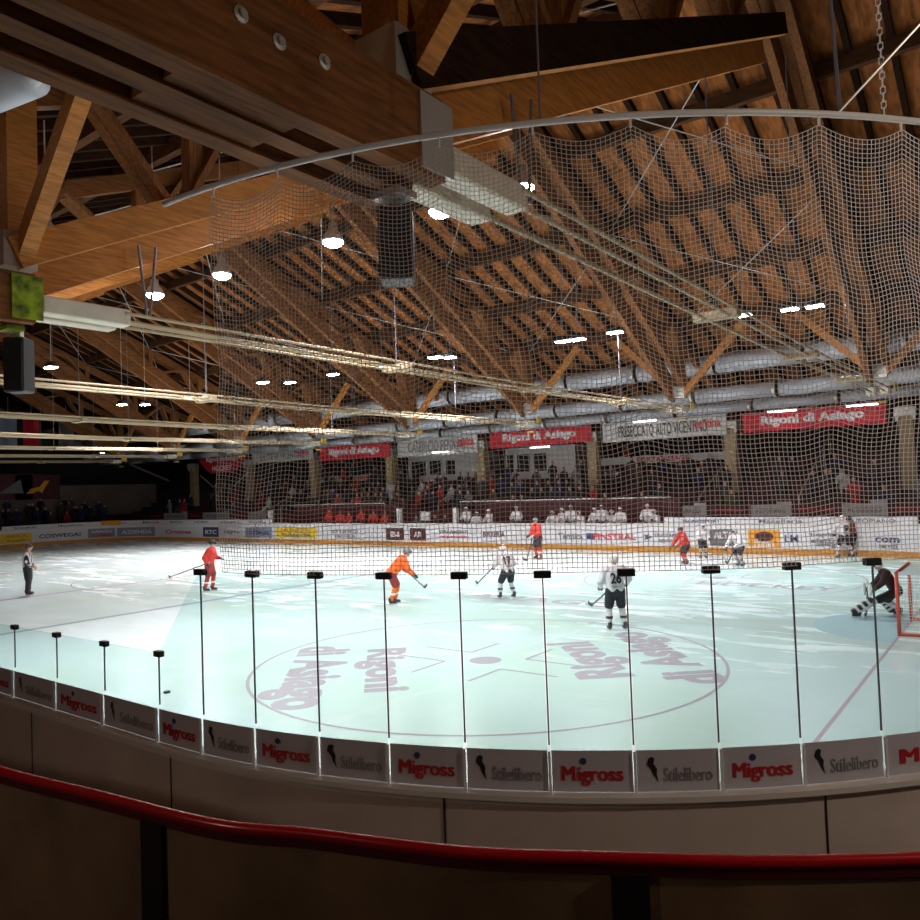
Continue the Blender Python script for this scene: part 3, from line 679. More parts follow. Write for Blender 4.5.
# order of joints decreases or increases in s
NJ = len(joints)
off_g = .085
for i in range(NJ-1):
    a, b = joints[i], joints[i+1]
    zt0 = zt1 = ZTALL
    if i < 7: zt0, zt1 = ZLOW, (ZLOW if i < 6 else ZTALL)
    n = 3; bm = NB(); g = {}
    e = .012*(1 if b > a else -1)
    for k, oo in enumerate((off_g-.006, off_g+.006)):
        for q in range(n+1):
            s = a+e+(b-e-a-e)*q/n; zt = zt0+(zt1-zt0)*q/n; X, Y, *_ = at_s(s, oo)
            g[k, q, 0] = bm.verts.new(V(X, Y, 1.27)); g[k, q, 1] = bm.verts.new(V(X, Y, zt))
    for q in range(n):
        for k in (0, 1): bm.faces.new((g[k, q, 0], g[k, q+1, 0], g[k, q+1, 1], g[k, q, 1]))
        bm.faces.new((g[0, q, 1], g[0, q+1, 1], g[1, q+1, 1], g[1, q, 1])); bm.faces.new((g[0, q, 0], g[0, q+1, 0], g[1, q+1, 0], g[1, q, 0]))
    for q in (0, n): bm.faces.new((g[0, q, 0], g[0, q, 1], g[1, q, 1], g[1, q, 0]))
    bmesh.ops.recalc_face_normals(bm, faces=bm.faces[:])
    nm = 'low' if i < 6 else ('slant-topped' if i == 6 else 'tall')
    lab = {'low': 'low clear glass pane of the left boards, %s from the slanted pane' % ordn(max(0, 5-i)), 'slant-topped': 'clear glass pane with a slanted top edge between low and tall glass', 'tall': 'tall clear glass pane behind the near ice corner, %s right of the slanted pane' % ordn(max(0, i-7))}[nm]
    gp = obj('glass_shield', bm, M['glass']); tag(gp, lab, 'glass pane', 'glass panes on the near boards')
    # printed film at the foot of the pane
    mid = (a+b)/2; ad = empty('advert_panel', V(*at_s(mid, off_g+.02)[:2], ZL+.13)); inv = ad.location.copy()
    sg = 1 if b > a else -1
    def fn(u, v, w, a=a, b=b, mid=mid, inv=inv, sg=sg):
        X, Y, *_ = at_s(mid+sg*u, off_g+.012+w); return V(X, Y, ZL+.13+v)-inv
    wd = abs(b-a)-.025
    obj('panel_sheet', quadpatch(fn, -wd/2, wd/2, -.125, .13, 4, 1, .006), M['adgrey'], ad)
    fn2 = lambda u, v, w, f=fn: f(u, v, w+.007)
    mig = (i-3) % 2 == ((9-3) % 2 if False else 0)
    pc = (joint_px.index(549)+3)     # joint index at px 549; the pane right of it reads Migross
    mig = (i-pc) % 2 == 0
    if mig:
        text_obj('lettering', 'Migross', M['redm'], fn2, wd*.76, .12, ad, -.035, .004, v0=-.025)
        obj('logo_dot', quadpatch(lambda u, v, w: fn2(-wd*.118+.021*u*math.sqrt(1-v*v/2), .066+.021*v*math.sqrt(1-u*u/2), w), -1, 1, -1, 1, 4, 4, .004), M['bluedark'], ad)
    else:
        text_obj('lettering', 'Stilelibero', M['inkmid'], lambda u, v, w: fn2(u+wd*.12, v, w), wd*.60, .085, ad, .0, .004, v0=-.02)
        sh = [(-.02, .10), (.0, .115), (.02, .10), (.012, .06), (.035, .02), (.03, -.02), (.042, -.085), (.012, -.03), (-.005, .02), (-.03, .055)]
        bm = NB(); f = bm.faces.new([bm.verts.new(fn2(-wd*.33+x*.95, y*.8, .003)) for x, y in sh]); obj('swimmer_logo', bm, M['inkblack'], ad)
    side = 'at the left edge' if i < 4 else None
    seen = i-3
    what = 'red Migross lettering' if mig else 'grey Stilelibero lettering'
    vis = i-3   # first visible panel index from the left
    tag(ad, ('grey strip with %s under the near glass, %s from left' % (what, ordn(vis+1))) if 0 <= vis+1 < 16 else 'grey advert strip with %s beyond the frame edge' % what, 'advert', 'advert strips under the near glass')
# uprights and clips at the joints
for i, s in enumerate(joints):
    X, Y, nx, ny, tx, ty = at_s(s, off_g); zt = ZLOW if i < 7 else ZTALL
    R3 = frame(Vector((-tx, ty, 0)))
    r = empty('glass_joint', V(X, Y, 0))
    bm = NB(); add_box(bm, (0, 0, (1.56+zt)/2), (.010, .009, zt-1.56), R3); obj('seal_strip', bm, M['inkmid2'], r)
    nv = Vector((nx, -ny, 0)); ov = Vector((nx, -ny, 0))
    out = V(*at_s(s, off_g+.035)[:2], 0)-V(X, Y, 0)
    bm = NB(); add_box(bm, out+Vector((0, 0, 1.40)), (.012, .016, .26), R3); obj('upright', bm, M['white'], r)
    bm = NB(); add_box(bm, (0, 0, zt-.005), (.05, .11 if zt > 2 else .09, .047), R3); bevelled(bm, .005); o = obj('clip', bm, M['black'], r); tag(o, 'black clip')
    lab = 'thin glass joint with black clip, %s from left of the %s glass' % (ordn(i-3) if 3 <= i < 7 else ordn(max(0, i-7) if i >= 7 else 0), 'low' if i < 7 else 'tall')
    tag(r, lab, 'post', 'joints between the near glass panes')

# adverts on the far boards: (px left, px right, base colour, [(text, colour, share of width, centre)])
ads = [(0, 32, 'adyellow', [('ARKA', 'kick', .7, .25), ('fratelli', 'kick', .6, -.25)]), (34, 86, 'adwhite', [('COSWEGA!', 'bluedark', .8, 0)]), (88, 115, 'adbluegrey', [('ASIAGO', 'inkwhite', .8, .2), ('7 COMUNI', 'red', .8, -.3)]),
       (117, 155, 'adbluegrey', [('AZIENDA', 'inkwhite', .8, 0)]), (157, 200, 'adwhite', [('Crosnes', 'red', .6, 0)]), (203, 219, 'bluedark', [('RTC', 'inkwhite', .7, 0)]), (221, 243, 'adwhite', [('legno', 'inkgrey', .7, 0)]),
       (245, 272, 'adbluegrey', [('SIGMA', 'bluedark', .8, 0)]), (276, 317, 'adyellow', [('FUNIVIE', 'kick', .6, .25), ('folgaria', 'inkgrey', .7, -.2)]), (319, 372, 'adwhite', [('STUDIO', 'inkgrey', .5, .2), ('tecnico', 'inkgrey', .4, -.25)]),
       (386, 404, 'maroon', [('BI', 'inkwhite', .5, 0)]), (410, 426, 'maroon', [('AR', 'inkwhite', .5, 0)]), (430, 478, 'adwhite', [('SERRAMENTI', 'inkgrey', .6, .25), ('carpenteria', 'red', .6, -.2)]), (482, 506, 'adwhite', [('BIRRERIA', 'maroon', .9, .1)]),
       (555, 586, 'adwhite', [('Termica', 'inkgrey', .8, 0)]), (588, 642, 'adwhite', [('FINSTRAL', 'red', .78, 0)]), (644, 692, 'adwhite', [('montagna', 'inkgrey', .6, .15), ('sport', 'inkgrey', .4, -.25)]), (710, 738, 'inkgrey', [('ALTA', 'inkwhite', .7, .2)]),
       (748, 780, 'adorange', [('Forno', 'inkwhite', .6, -.3)]), (782, 801, 'adwhite', [('LM', 'bluedark', .7, 0)]), (803, 855, 'adwhite', [('impianti', 'inkgrey', .7, .25), ('elettrici', 'inkgrey', .7, -.1), ('asiago', 'inkgrey', .5, -.38)]), (857, 918, 'adwhite', [('com', 'bluedark', .4, 0), ('servizi', 'inkgrey', .3, -.35)])]
z0a, z1a = .30, 1.0
for (pa, pb, base, texts) in ads:
    sa, sb = s_of_px(pa, .65, False), s_of_px(pb, .65, False); mid = (sa+sb)/2; wd = abs(sb-sa); sg = 1 if sb > sa else -1
    ad = empty('board_advert', V(*at_s(mid)[:2], .65)); inv = ad.location.copy()
    fn = lambda u, v, w: V(*at_s(mid+sg*u, -w)[:2], .65+v)-inv
    obj('advert_film', quadpatch(fn, -wd/2, wd/2, -.34, .35, max(2, int(wd/.22)), 1, .004), M[base], ad)
    for s_, c_, sh_, cv in texts:
        hh = .3 if len(texts) == 1 else .2
        text_obj('lettering', s_, M[c_], lambda u, v, w: fn(u, v, w+.006), wd*sh_, hh, ad, .03, .004, v0=cv*.62)
    if base == 'adorange':
        obj('oval_logo', quadpatch(lambda u, v, w: fn(wd*.3*u*math.sqrt(1-v*v/2), .08+.2*v*math.sqrt(1-u*u/2), w+.006), -1, 1, -1, 1, 5, 5, .003), M['maroon'], ad)
    if pa == 588:
        obj('square_logo', quadpatch(lambda u, v, w: fn(-wd*.45+u, v, w+.006), -.2, .2, -.15, .15, 1, 1, .003), M['bluedark'], ad)
    if pa == 644:
        st = [(math.cos(k*PI/5)*(.22 if k % 2 == 0 else .09), math.sin(k*PI/5)*(.22 if k % 2 == 0 else .09)) for k in range(10)]
        bm = NB(); bm.faces.new([bm.verts.new(fn(-wd*.42+x, y, .008)) for x, y in st]); obj('star_logo', bm, M['bluedark'], ad)
    nmc = {'adyellow': 'yellow', 'adwhite': 'white', 'adbluegrey': 'blue grey', 'bluedark': 'dark blue', 'maroon': 'maroon', 'inkgrey': 'dark grey', 'adorange': 'orange'}[base]
    tag(ad, '%s advert reading %s on the far boards' % (nmc, ' '.join(t[0] for t in texts)), 'advert', 'adverts on the far boards')
# strip of small print above the far boards, left and right of the benches
for nm, pa, pb, lab in (('a', 664, 918, 'white printed strip on top of the far boards right of the benches'), ('b', 2, 272, 'white printed strip on top of the far boards left of the benches')):
    sa, sb = s_of_px(pa, 1.3, False), s_of_px(pb, 1.3, False); mid = (sa+sb)/2; wd = abs(sb-sa); sg = 1 if sb > sa else -1
    ad = empty('printed_strip', V(*at_s(mid)[:2], 1.36)); inv = ad.location.copy()
    fn = lambda u, v, w: V(*at_s(mid+sg*u, .03-w)[:2], 1.36+v)-inv
    obj('strip_film', quadpatch(fn, -wd/2, wd/2, -.16, .17, int(wd/.22), 1, .006), M['adwhite'], ad)
    words_ = ['TECNOSPORT', 'Macelleria', 'ALTOPIANO', 'Birra', 'MONTANA', 'NORD', 'assicurazioni', 'Caffe', 'MOBILI']
    n = int(wd/3.1)
    for k in range(n):
        c = -wd/2+(k+.5)*wd/n
        text_obj('lettering', words_[k % 9], M['inkgrey' if k % 3 else 'bluedark'], lambda u, v, w, c=c: fn(u+c, v, w+.008), 1.7, .15, ad, .02, .004)
    tag(ad, lab, 'advert')
s0 = s_of_px(101, 1.3, False); s1 = s_of_px(121, 1.3, False); mid = (s0+s1)/2; sg = 1 if s1 > s0 else -1
fn = lambda u, v, w: V(*at_s(mid+sg*u, .01-w)[:2], 1.38+v)
o = obj('orange_sign', quadpatch(fn, -abs(s1-s0)/2, abs(s1-s0)/2, -.16, .2, 3, 1, .02), M['adorange']); tag(o, 'small orange sign on top of the left end boards', 'sign')

# ---------------------------------------------------------------- netting above the near glass
ZNET = 5.56
sA, sB = joints[7]+.25*(1 if joints[8] > joints[7] else -1), joints[-1]
nu = int(abs(sB-sA)/.0315); nv = int((ZNET-ZTALL)/.0315)
def netp(u, v):
    s = sA+(sB-sA)*u; s_att = .62; ph = abs(s-sA)/s_att; scal = .075*abs(math.sin(PI*ph))**.9*1.3
    top = ZNET-.05-scal
    fold = .5+.5*math.tanh((u-.78)*9)
    off = off_g+.02*math.sin(u*37+v*3)+.05*fold*math.sin(ph*PI*2)*(.3+.7*v)+.03*math.sin(v*9+u*20)
    z = ZTALL+.0+(top-ZTALL)*v+.018*math.sin(u*55+v*7)*math.sin(v*PI)+.012*math.sin(u*140)*math.sin(v*PI)
    X, Y, *_ = at_s(s+.012*math.sin(v*26+u*9)*math.sin(v*PI), off); return V(X, Y, z)
G = np.array([[tuple(netp(i/nu, j/nv)) for j in range(nv+1)] for i in range(nu+1)])
NX = np.array([[(-at_s(sA+(sB-sA)*i/nu)[2], at_s(sA+(sB-sA)*i/nu)[3], 0)] for i in range(nu+1)])
def cords(paths, r):
    vs, fs = [], []
    for P_, Nn in paths:
        T = np.gradient(P_, axis=0); T /= np.linalg.norm(T, axis=1)[:, None]+1e-9
        B = np.cross(T, Nn); B /= np.linalg.norm(B, axis=1)[:, None]+1e-9; N2 = np.cross(B, T)
        b0 = len(vs)*0+sum(len(x) for x in vs)
        ring_ = np.stack([P_+r*(math.cos(a)*N2+math.sin(a)*B) for a in (0, 2*PI/3, 4*PI/3)], 1).reshape(-1, 3); vs.append(ring_)
        n = len(P_)
        i0 = b0+np.arange(n-1)*3
        for k in range(3):
            k2 = (k+1) % 3; fs.append(np.stack([i0+k, i0+k2, i0+3+k2, i0+3+k], 1))
    return np.concatenate(vs), np.concatenate(fs)
paths = [(G[i], np.repeat(NX[i], nv+1, 0)) for i in range(nu+1)]+[(G[:, j], NX[:, 0]) for j in range(nv+1)]
v_, f_ = cords(paths, .0025)
me = bpy.data.meshes.new('protective_net'); me.from_pydata(v_.tolist(), [], f_.tolist()); me.materials.append(M['netgrey']); me.update()
o = link('protective_net', me); tag(o, 'large grey square-mesh safety net hanging from the curved pipe above the near glass', 'net')
r = empty('net_rail', V(*at_s((sA+sB)/2, off_g)[:2], ZNET)); inv = r.location
bm = NB(); add_tube(bm, [V(*at_s(sA-.6*(1 if sB > sA else -1)+(sB-sA)*1.05*k/40, off_g)[:2], ZNET+.02)-inv for k in range(41)], .022, 10); obj('pipe', bm, M['pipe'], r, True)
k = 0
while k*.62 < abs(sB-sA):
    p = V(*at_s(sA+(1 if sB > sA else -1)*k*.62, off_g)[:2], ZNET)-inv; bm = NB(); add_tube(bm, [p+Vector((0, 0, .03)), p+Vector((0, 0, -.06))], .008, 6); k += 1; obj('net_tie', bm, M['inkwhite'], r)
tag(r, 'curved grey steel pipe carrying the top of the safety net', 'pipe')
def hang(px, name, z1, m, lab, lean=(0, 0), rr=.012):
    s = s_of_px(px, ZNET); X, Y, *_ = at_s(s, off_g); p = V(X, Y, ZNET+.03); q = Vector((p.x+lean[0], p.y+lean[1], z1))
    bm = NB()
    if name == 'suspension_chain':
        n = int((z1-ZNET)/.05)
        for i in range(n):
            a = p+(q-p)*i/n; b = p+(q-p)*(i+1.25)/n; F = frame(q-p); dd = F @ (Vector((.014, 0, 0)) if i % 2 else Vector((0, 0, .014)))
            add_tube(bm, [a-dd*0, a+dd+(b-a)*.25, a+dd+(b-a)*.75, b], .005, 5, False); add_tube(bm, [a, a-dd+(b-a)*.25, a-dd+(b-a)*.75, b], .005, 5, False)
    else: add_tube(bm, [p, q], rr, 6)
    o = obj(name, bm, m); tag(o, lab, 'chain' if 'chain' in name else 'cable')
hang(875, 'suspension_chain', 10.5, M['inkwhite'], 'white chain holding the net pipe at the upper right')
hang(832, 'support_cable', 9.6, M['inkgrey'], 'dark cable from the net pipe leaning up to the left at the upper right', (-.25, .9))
hang(829, 'support_cable', 7.4, M['steel'], 'pale wire from the net pipe rising to the right edge', (1.9, .4), .008)
hang(540, 'support_cable', 7.2, M['inkgrey'], 'short thin wire from the net pipe up to the near beam', (0, 0), .008)

# ---------------------------------------------------------------- red topped barrier in the foreground
bp = [(-300, 694), (-120, 734), (0, 771), (100, 796), (213, 824), (310, 834), (460, 852), (610, 858), (760, 862), (920, 859), (1080, 852)]
ZBAR = 1.95
BP = [Vector(V(*onz(x, y, ZBAR), ZBAR)) for x, y in bp]
BP += [V(-1.6, 1.6, ZBAR), V(-2.3, 3.6, ZBAR), V(-2.6, 6.0, ZBAR)]
def spline(P_, n=8):
    out = []
    for i in range(len(P_)-1):
        p0, p1, p2, p3 = P_[max(i-1, 0)], P_[i], P_[i+1], P_[min(i+2, len(P_)-1)]
        for k in range(n):
            t = k/n; out.append(.5*((2*p1)+(p2-p0)*t+(2*p0-5*p1+4*p2-p3)*t*t+(3*p1-p0-3*p2+p3)*t**3))
    out.append(P_[-1]); return out
SP = spline(BP)
r = empty('barrier', SP[len(SP)//2]*1); inv = r.location.copy()
bm = NB(); add_tube(bm, [p-inv for p in SP], .022, 14); obj('top_rail', bm, M['redrail'], r, True)
def offp(p, q, d):
    t = (q-p).normalized(); n = Vector((-t.y, t.x, 0)); return n*d
bm = NB(); R_ = []
for i, p in enumerate(SP):
    a, b = SP[max(i-1, 0)], SP[min(i+1, len(SP)-1)]; n = offp(a, b, 1)
    R_.append([bm.verts.new(p-inv+n*o_+Vector((0, 0, z_))) for o_, z_ in ((.014, -.01), (-.014, -.01), (-.014, -.05), (.014, -.05))])
for a, b in zip(R_[:-1], R_[1:]):
    for k in range(4): bm.faces.new((a[k], a[(k+1) % 4], b[(k+1) % 4], b[k]))
bmesh.ops.recalc_face_normals(bm, faces=bm.faces[:]); obj('rail_padding', bm, M['redrail_d'], r)
bm = NB(); R_ = []
for i, p in enumerate(SP):
    a, b = SP[max(i-1, 0)], SP[min(i+1, len(SP)-1)]; n = offp(a, b, 1)
    R_.append([bm.verts.new(p-inv+n*o_+Vector((0, 0, z_))) for o_, z_ in ((.008, -.05), (-.008, -.05), (-.008, -1.93), (.008, -1.93))])
for a, b in zip(R_[:-1], R_[1:]):
    for k in range(4): bm.faces.new((a[k], a[(k+1) % 4], b[(k+1) % 4], b[k]))
bmesh.ops.recalc_face_normals(bm, faces=bm.faces[:]); obj('barrier_board', bm, M['wallbrown'], r)
for px in (-180, 152, 630, 1050):
    i = min(range(len(SP)), key=lambda k: abs(pxof(-SP[k].x, SP[k].y, ZBAR)[0]-px)); p, q = SP[i], SP[min(i+1, len(SP)-1)]; t = (q-p).normalized()
    cam_ = V(CX, CY, ZBAR); n = offp(p, q, 1); n = n if n.dot(cam_-p) > 0 else -n
    bm = NB(); add_box(bm, p-inv+n*.018+Vector((0, 0, -.985)), (.02, .125, 1.89), frame(t)); obj('barrier_post', bm, M['postdark'], r)
tag(r, 'curved brown barrier with a glossy red top rail in the foreground', 'barrier')

# ================================================================ STANDS
ROW, RISE, YS0, ZS0 = .86, .36, 31.0, 1.35
bm = NB(); NR = 13
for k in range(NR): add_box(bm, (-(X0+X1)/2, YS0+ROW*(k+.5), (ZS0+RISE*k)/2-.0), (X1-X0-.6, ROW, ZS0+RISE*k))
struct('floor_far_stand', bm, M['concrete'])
bm = NB()
for k in range(10): add_box(bm, V(62.2+ROW*(k+.5), W/2, (1.1+RISE*k)/2), (ROW, W+2, 1.1+RISE*k))
struct('floor_end_stand', bm, M['concrete'])
# front wall of the far stand with grey and maroon signs
bm = NB(); add_box(bm, V((X0+X1)/2, 30.9, .95), (X1-X0-.6, .15, 1.9)); struct('wall_stand_front', bm, M['maroon'])
XB0, XB1 = 13.8, 40.5
sg_px = [(665, 707, 1), (710, 748, 0), (751, 792, 1), (795, 839, 0), (842, 888, 1), (891, 935, 0), (248, 266, 1), (232, 246, 0), (203, 229, 1), (190, 201, 0), (164, 187, 1), (150, 162, 0)]
for pa, pb, grey in sg_px:
    xa, _ = ony(pa, 512, 30.8); xb, _ = ony(pb, 512, 30.8); wd_ = abs(xa-xb); x = (xa+xb)/2
    r = empty('front_wall_sign', V(x, 30.8, 1.72)); bm = NB(); add_box(bm, (0, 0, 0), (wd_, .05, .50)); obj('sign_board', bm, M['greypanel' if grey else 'maroon'], r)
    if grey:
        bm = NB(); add_box(bm, (wd_/2-.3, 0, .31), (.6, .05, .12)); obj('sign_tab', bm, M['greypanel'], r)
    text_obj('lettering', 'ALTOPIANO' if grey else 'Rigoni di Asiago', M['inkgrey' if grey else 'red'], lambda u, v, w: Vector((u, -.026-w, v)), wd_*.75, .2, r, .02, .004)
    side = [q for q in sg_px if (q[0] > 500) == (pa > 500) and q[2] == grey]; side.sort()
    tag(r, '%s sign board on the far stand front wall %s of the benches, %s from left' % ('grey' if grey else 'maroon', 'right' if pa > 500 else 'left', ordn(side.index((pa, pb, grey)))), 'sign', 'signs on the front wall of the far stand')
# players' benches
for a, b, lab in ((XB0, 25.6, 'long bench box of the white team behind the far boards'), (31.2, XB1, 'bench box of the red team behind the far boards')):
    r = empty('bench_box', V((a+b)/2, 30.0, 0)); w = b-a
    bm = NB(); add_box(bm, (0, .72, 1.2), (w, .08, 2.3)); obj('back_wall', bm, M['maroon'], r)
    bm = NB(); add_tube(bm, [(-w/2, -.6, 1.15), (-w/2, -.6, 2.42), (w/2, -.6, 2.42), (w/2, -.6, 1.15)], .03, 8); obj('frame_pipe', bm, M['steel'], r)
    bm = NB(); add_box(bm, (0, .25, .75), (w-.2, .4, .05)); obj('seat_plank', bm, M['wood_x'], r)
    for q in (-.45, 0, .45): 
        bm = NB(); add_box(bm, (q*w, .25, .36), (.08, .35, .73)); obj('leg', bm, M['inkblack'], r)
    bm = NB(); add_box(bm, (0, -.1, .09), (w, 1.3, .18)); obj('bench_floor', bm, M['inkblack'], r)
    tag(r, lab, 'bench')
for px, lab in ((401, 'white divider post between red bench and officials'), (457, 'white divider post between officials and white bench'), (272, 'white divider post left of the red bench')):
    X, z = ony(px, 525, 29.4); bm = NB(); add_box(bm, V(X, 29.3, 1.05), (.24, .24, 2.1)); o = obj('divider_post', bm, M['white']); tag(o, lab, 'post')
# seat rows (maroon)
sb = NB(); 
for q in range(6):
    add_box(sb, (q*.52-1.3, 0, .22), (.46, .38, .05)); add_box(sb, (q*.52-1.3, .2, .42), (.46, .05, .40)); add_box(sb, (q*.52-1.3, .05, .1), (.08, .2, .2))
row0 = None
for k in range(9):
    for q in range(17):
        X = -4+q*3.6+(k % 2)*.0
        if k == 3 and any(abs(X-(XT0+BAY*c)) < 1.9 for c in range(8)): continue
        if k >= 5 and 18.5 < X < 35.5: continue
        if row0 is None: row0 = obj('seat_row', sb, M['seat']); o = row0
        else: o = row0.copy(); C.objects.link(o)
        o.location = V(X, YS0+ROW*k+.5, ZS0+RISE*k)
        tag(o, 'short row of maroon plastic seats on the steps of the far stand', 'seats', 'maroon seat rows of the far stand')
# banners
ban = [(743, 887, 432, 413, 'banner_red', 'Rigoni di Asiago', 'inkwhite', 'large red banner with white Rigoni di Asiago lettering, nearest at right'), (603, 727, 442, 423, 'banner_white', 'PRESECCATO ALTO VICENTINO', 'inkblack', 'white banner with black capitals between the two red banners at right'),
       (490, 592, 448, 431, 'banner_red', 'Rigoni di Asiago', 'inkwhite', 'red Rigoni di Asiago banner above the centre of the white bench'), (398, 478, 457, 439, 'banner_white', 'CASEIFICIO PENNAR', 'inkgrey', 'white banner with grey and red lettering above the left booth'),
       (320, 390, 461, 446, 'banner_red', 'Rigoni di Asiago', 'inkwhite', 'red Rigoni di Asiago banner left of the white booth banner'), (253, 313, 463, 452, 'banner_white', 'LATTERIE VICENTINE', 'inkgrey', 'small white banner between two red banners at left')]
for pa, pb, yb, yt, m, s_, c_, lab in ban:
    xa, z0_ = ony(pa, yb, 33.5); xb, z2_ = ony(pb, yb-3, 33.5); _, z1_ = ony(pa, yt, 33.5)
    zc, hh = (z0_+z1_)/2-.05, (z1_-z0_); wd = xa-xb
    r = empty('hanging_banner', V((xa+xb)/2, 33.5, zc)); bm = NB(); add_box(bm, (0, 0, 0), (wd, .03, hh)); obj('banner_cloth', bm, M[m], r)
    text_obj('lettering', s_, M[c_], lambda u, v, w: Vector((u, -.017-w, v)), wd*.72, hh*.6, r, .045 if m == 'banner_red' else .02, .006)
    if m == 'banner_white': text_obj('lettering', 'cantina', M['red'], lambda u, v, w: Vector((u+wd*.36, -.026-w, v+hh*.1)), wd*.2, hh*.45, r, .03, .006)
    bm = NB(); add_tube(bm, [(-wd/2-.1, 0, hh/2), (wd/2+.1, 0, hh/2)], .025, 6); obj('banner_pole', bm, M['steel'], r)
    tag(r, lab, 'banner')
X, z = ony(222, 463, 33.5); r = empty('hanging_banner', V(X, 33.5, z))
bm = NB(); bm.faces.new([bm.verts.new((x_, 0, z_)) for x_, z_ in ((-3.1, .3), (-2.4, .75), (2.4, .75), (3.1, .3), (2.0, -.55), (1.5, -.8), (-1.5, -.8), (-2.0, -.55))]); e = bmesh.ops.extrude_face_region(bm, geom=bm.faces[:]); bmesh.ops.translate(bm, vec=(0, .04, 0), verts=[g for g in e['geom'] if isinstance(g, bmesh.types.BMVert)]); bmesh.ops.recalc_face_normals(bm, faces=bm.faces[:]); obj('banner_cloth', bm, M['banner_red'], r)
text_obj('lettering', 'Rigoni di Asiago', M['inkwhite'], lambda u, v, w: Vector((u, -.01-w, v+.3)), 4.2, .5, r, .045, .006)
text_obj('lettering', 'HOCKEY', M['inkwhite'], lambda u, v, w: Vector((u, -.01-w, v-.4)), 2.6, .42, r, .03, .006)
for sx in (-1, 1):
    bm = NB(); add_tube(bm, [(sx*3.1, .1, -.9), (sx*1.3, .1, -1.9)], .05, 6); obj('support_strut', bm, M['steel'], r)
tag(r, 'red six-sided Rigoni di Asiago sign with two lines of white text at far left', 'banner')
# white edge banners higher in the stand and glass fronted booths
def booth(pa, pb, yt, yb, lab, wins):
    Yb = 36.2; xa, z1_ = ony(pa, yt, Yb); xb, _ = ony(pb, yt, Yb); _, z0_ = ony((pa+pb)/2, yb, Yb); wd = xa-xb; zc = (z0_+z1_)/2; hh = z1_-z0_
    r = empty('press_booth', V((xa+xb)/2, Yb, z0_)); bm = NB(); add_box(bm, (0, 1.2, hh/2), (wd, 2.4, hh)); obj('booth_wall', bm, M['boothw'], r)
    for u0, u1 in wins:
        c = (u0+u1)/2*wd-wd/2; w_ = (u1-u0)*wd
        bm = NB(); add_box(bm, (c, -.02, hh*.56), (w_, .06, hh*.56)); o = obj('window', bm, M['white'], r)
        bm = NB(); add_box(bm, (c, -.05, hh*.56), (w_-.14, .03, hh*.56-.14)); obj('pane', bm, M['glassdark'], o)
    bm = NB(); add_box(bm, (0, -.1, hh+.03), (wd+.2, 2.8, .08)); obj('booth_roof', bm, M['inkgrey'], r)
    bm = NB(); add_box(bm, (0, -.04, .1), (wd, .05, .2)); obj('sill_board', bm, M['maroon'], r)
    tag(r, lab, 'booth')
booth(505, 575, 449, 482, 'white press booth with lit wall under the central red banner', ((.02, .14), (.17, .38), (.42, .62)))
booth(408, 478, 457, 484, 'white press booth at left of the centre stand under the white banner', ((.05, .28), (.32, .5), (.55, .7)))
for pa, pb, y, c_, lab in ((600, 735, 462, 'banner_white', 'pale cloth strip hung along the rail high in the stand at right of centre'), (320, 395, 480, 'banner_white', 'pale cloth strip hung on the rail behind the red bench')):
    xa, z_ = ony(pa, y, 36.0); xb, _ = ony(pb, y, 36.0); wd = xa-xb; r = empty('rail_banner', V((xa+xb)/2, 36.0, z_)); bm = NB(); add_box(bm, (0, 0, 0), (wd, .03, .42)); obj('banner_cloth', bm, M[c_], r)
    text_obj('lettering', 'FORZA ASIAGO', M['red'], lambda u, v, w: Vector((u, -.017-w, v)), wd*.4, .28, r, .03, .005)
    for sx in (-.5, 0, .5):
        bm = NB(); add_tube(bm, [(sx*wd, .05, .25), (sx*wd, .05, -1.1)], .03, 6); obj('rail_post', bm, M['steel'], r)
    tag(r, lab, 'banner')
# handrails on the stand stairs
for px, py in ((275, 500), (440, 500), (700, 495), (800, 495)):
    X, z = ony(px, py, 31.2); bm = NB(); pts = [V(X, YS0+ROW*k, ZS0+RISE*k+.95) for k in range(0, 9)]; add_tube(bm, [pts[0], pts[-1]], .03, 8)
    for k in (0, 3, 6, 8): add_tube(bm, [pts[k]-Vector((0, 0, .98)), pts[k]], .025, 6)
    o = obj('stair_handrail', bm, M['steel']); tag(o, 'steel handrail climbing the steps of the far stand, %s from the left' % ordn([275, 440, 700, 800].index(px)), 'handrail', 'handrails of the far stand')
# dark gallery wall at the left end, pictures and flags
bm = NB(); add_box(bm, V(64.5, 22, 3.2), (.2, 26, 2.6)); o = obj('gallery_screen', bm, M['screen']); tag(o, 'wide dark screen wall above the crowd behind the left end', 'screen')
for px, py, s_, w_, h_, bg, fg, lab in ((11, 487, 'A', 3.2, 2.0, 'maroon', 'inkgrey', 'dark picture panel with a grey triangle at the left end'), (38, 487, 'P', 3.4, 2.0, 'maroon', 'adorange', 'dark picture panel with a small orange figure at the left end')):
    Y, z = onx(px, py, 64.3); r = empty('wall_picture', V(64.3, Y, z)); bm = NB(); add_box(bm, (0, 0, 0), (.05, w_, h_)); obj('picture_panel', bm, M[bg], r)
    if s_ == 'A': pl = [[(-.9, -.5), (.9, -.5), (0.7, .6)], ]
    else: pl = [[(-.9, -.5), (-.5, -.1), (.1, .0), (.5, .5), (.9, .5), (.5, -.1), (.3, -.5), (0, -.3), (-.4, -.5)]]
    for p_ in pl:
        bm = NB(); bm.faces.new([bm.verts.new((.03, a, b)) for a, b in p_]); obj('picture_figure', bm, M[fg], r)
    tag(r, lab, 'picture')
Y, z = onx(40, 505, 64.2)
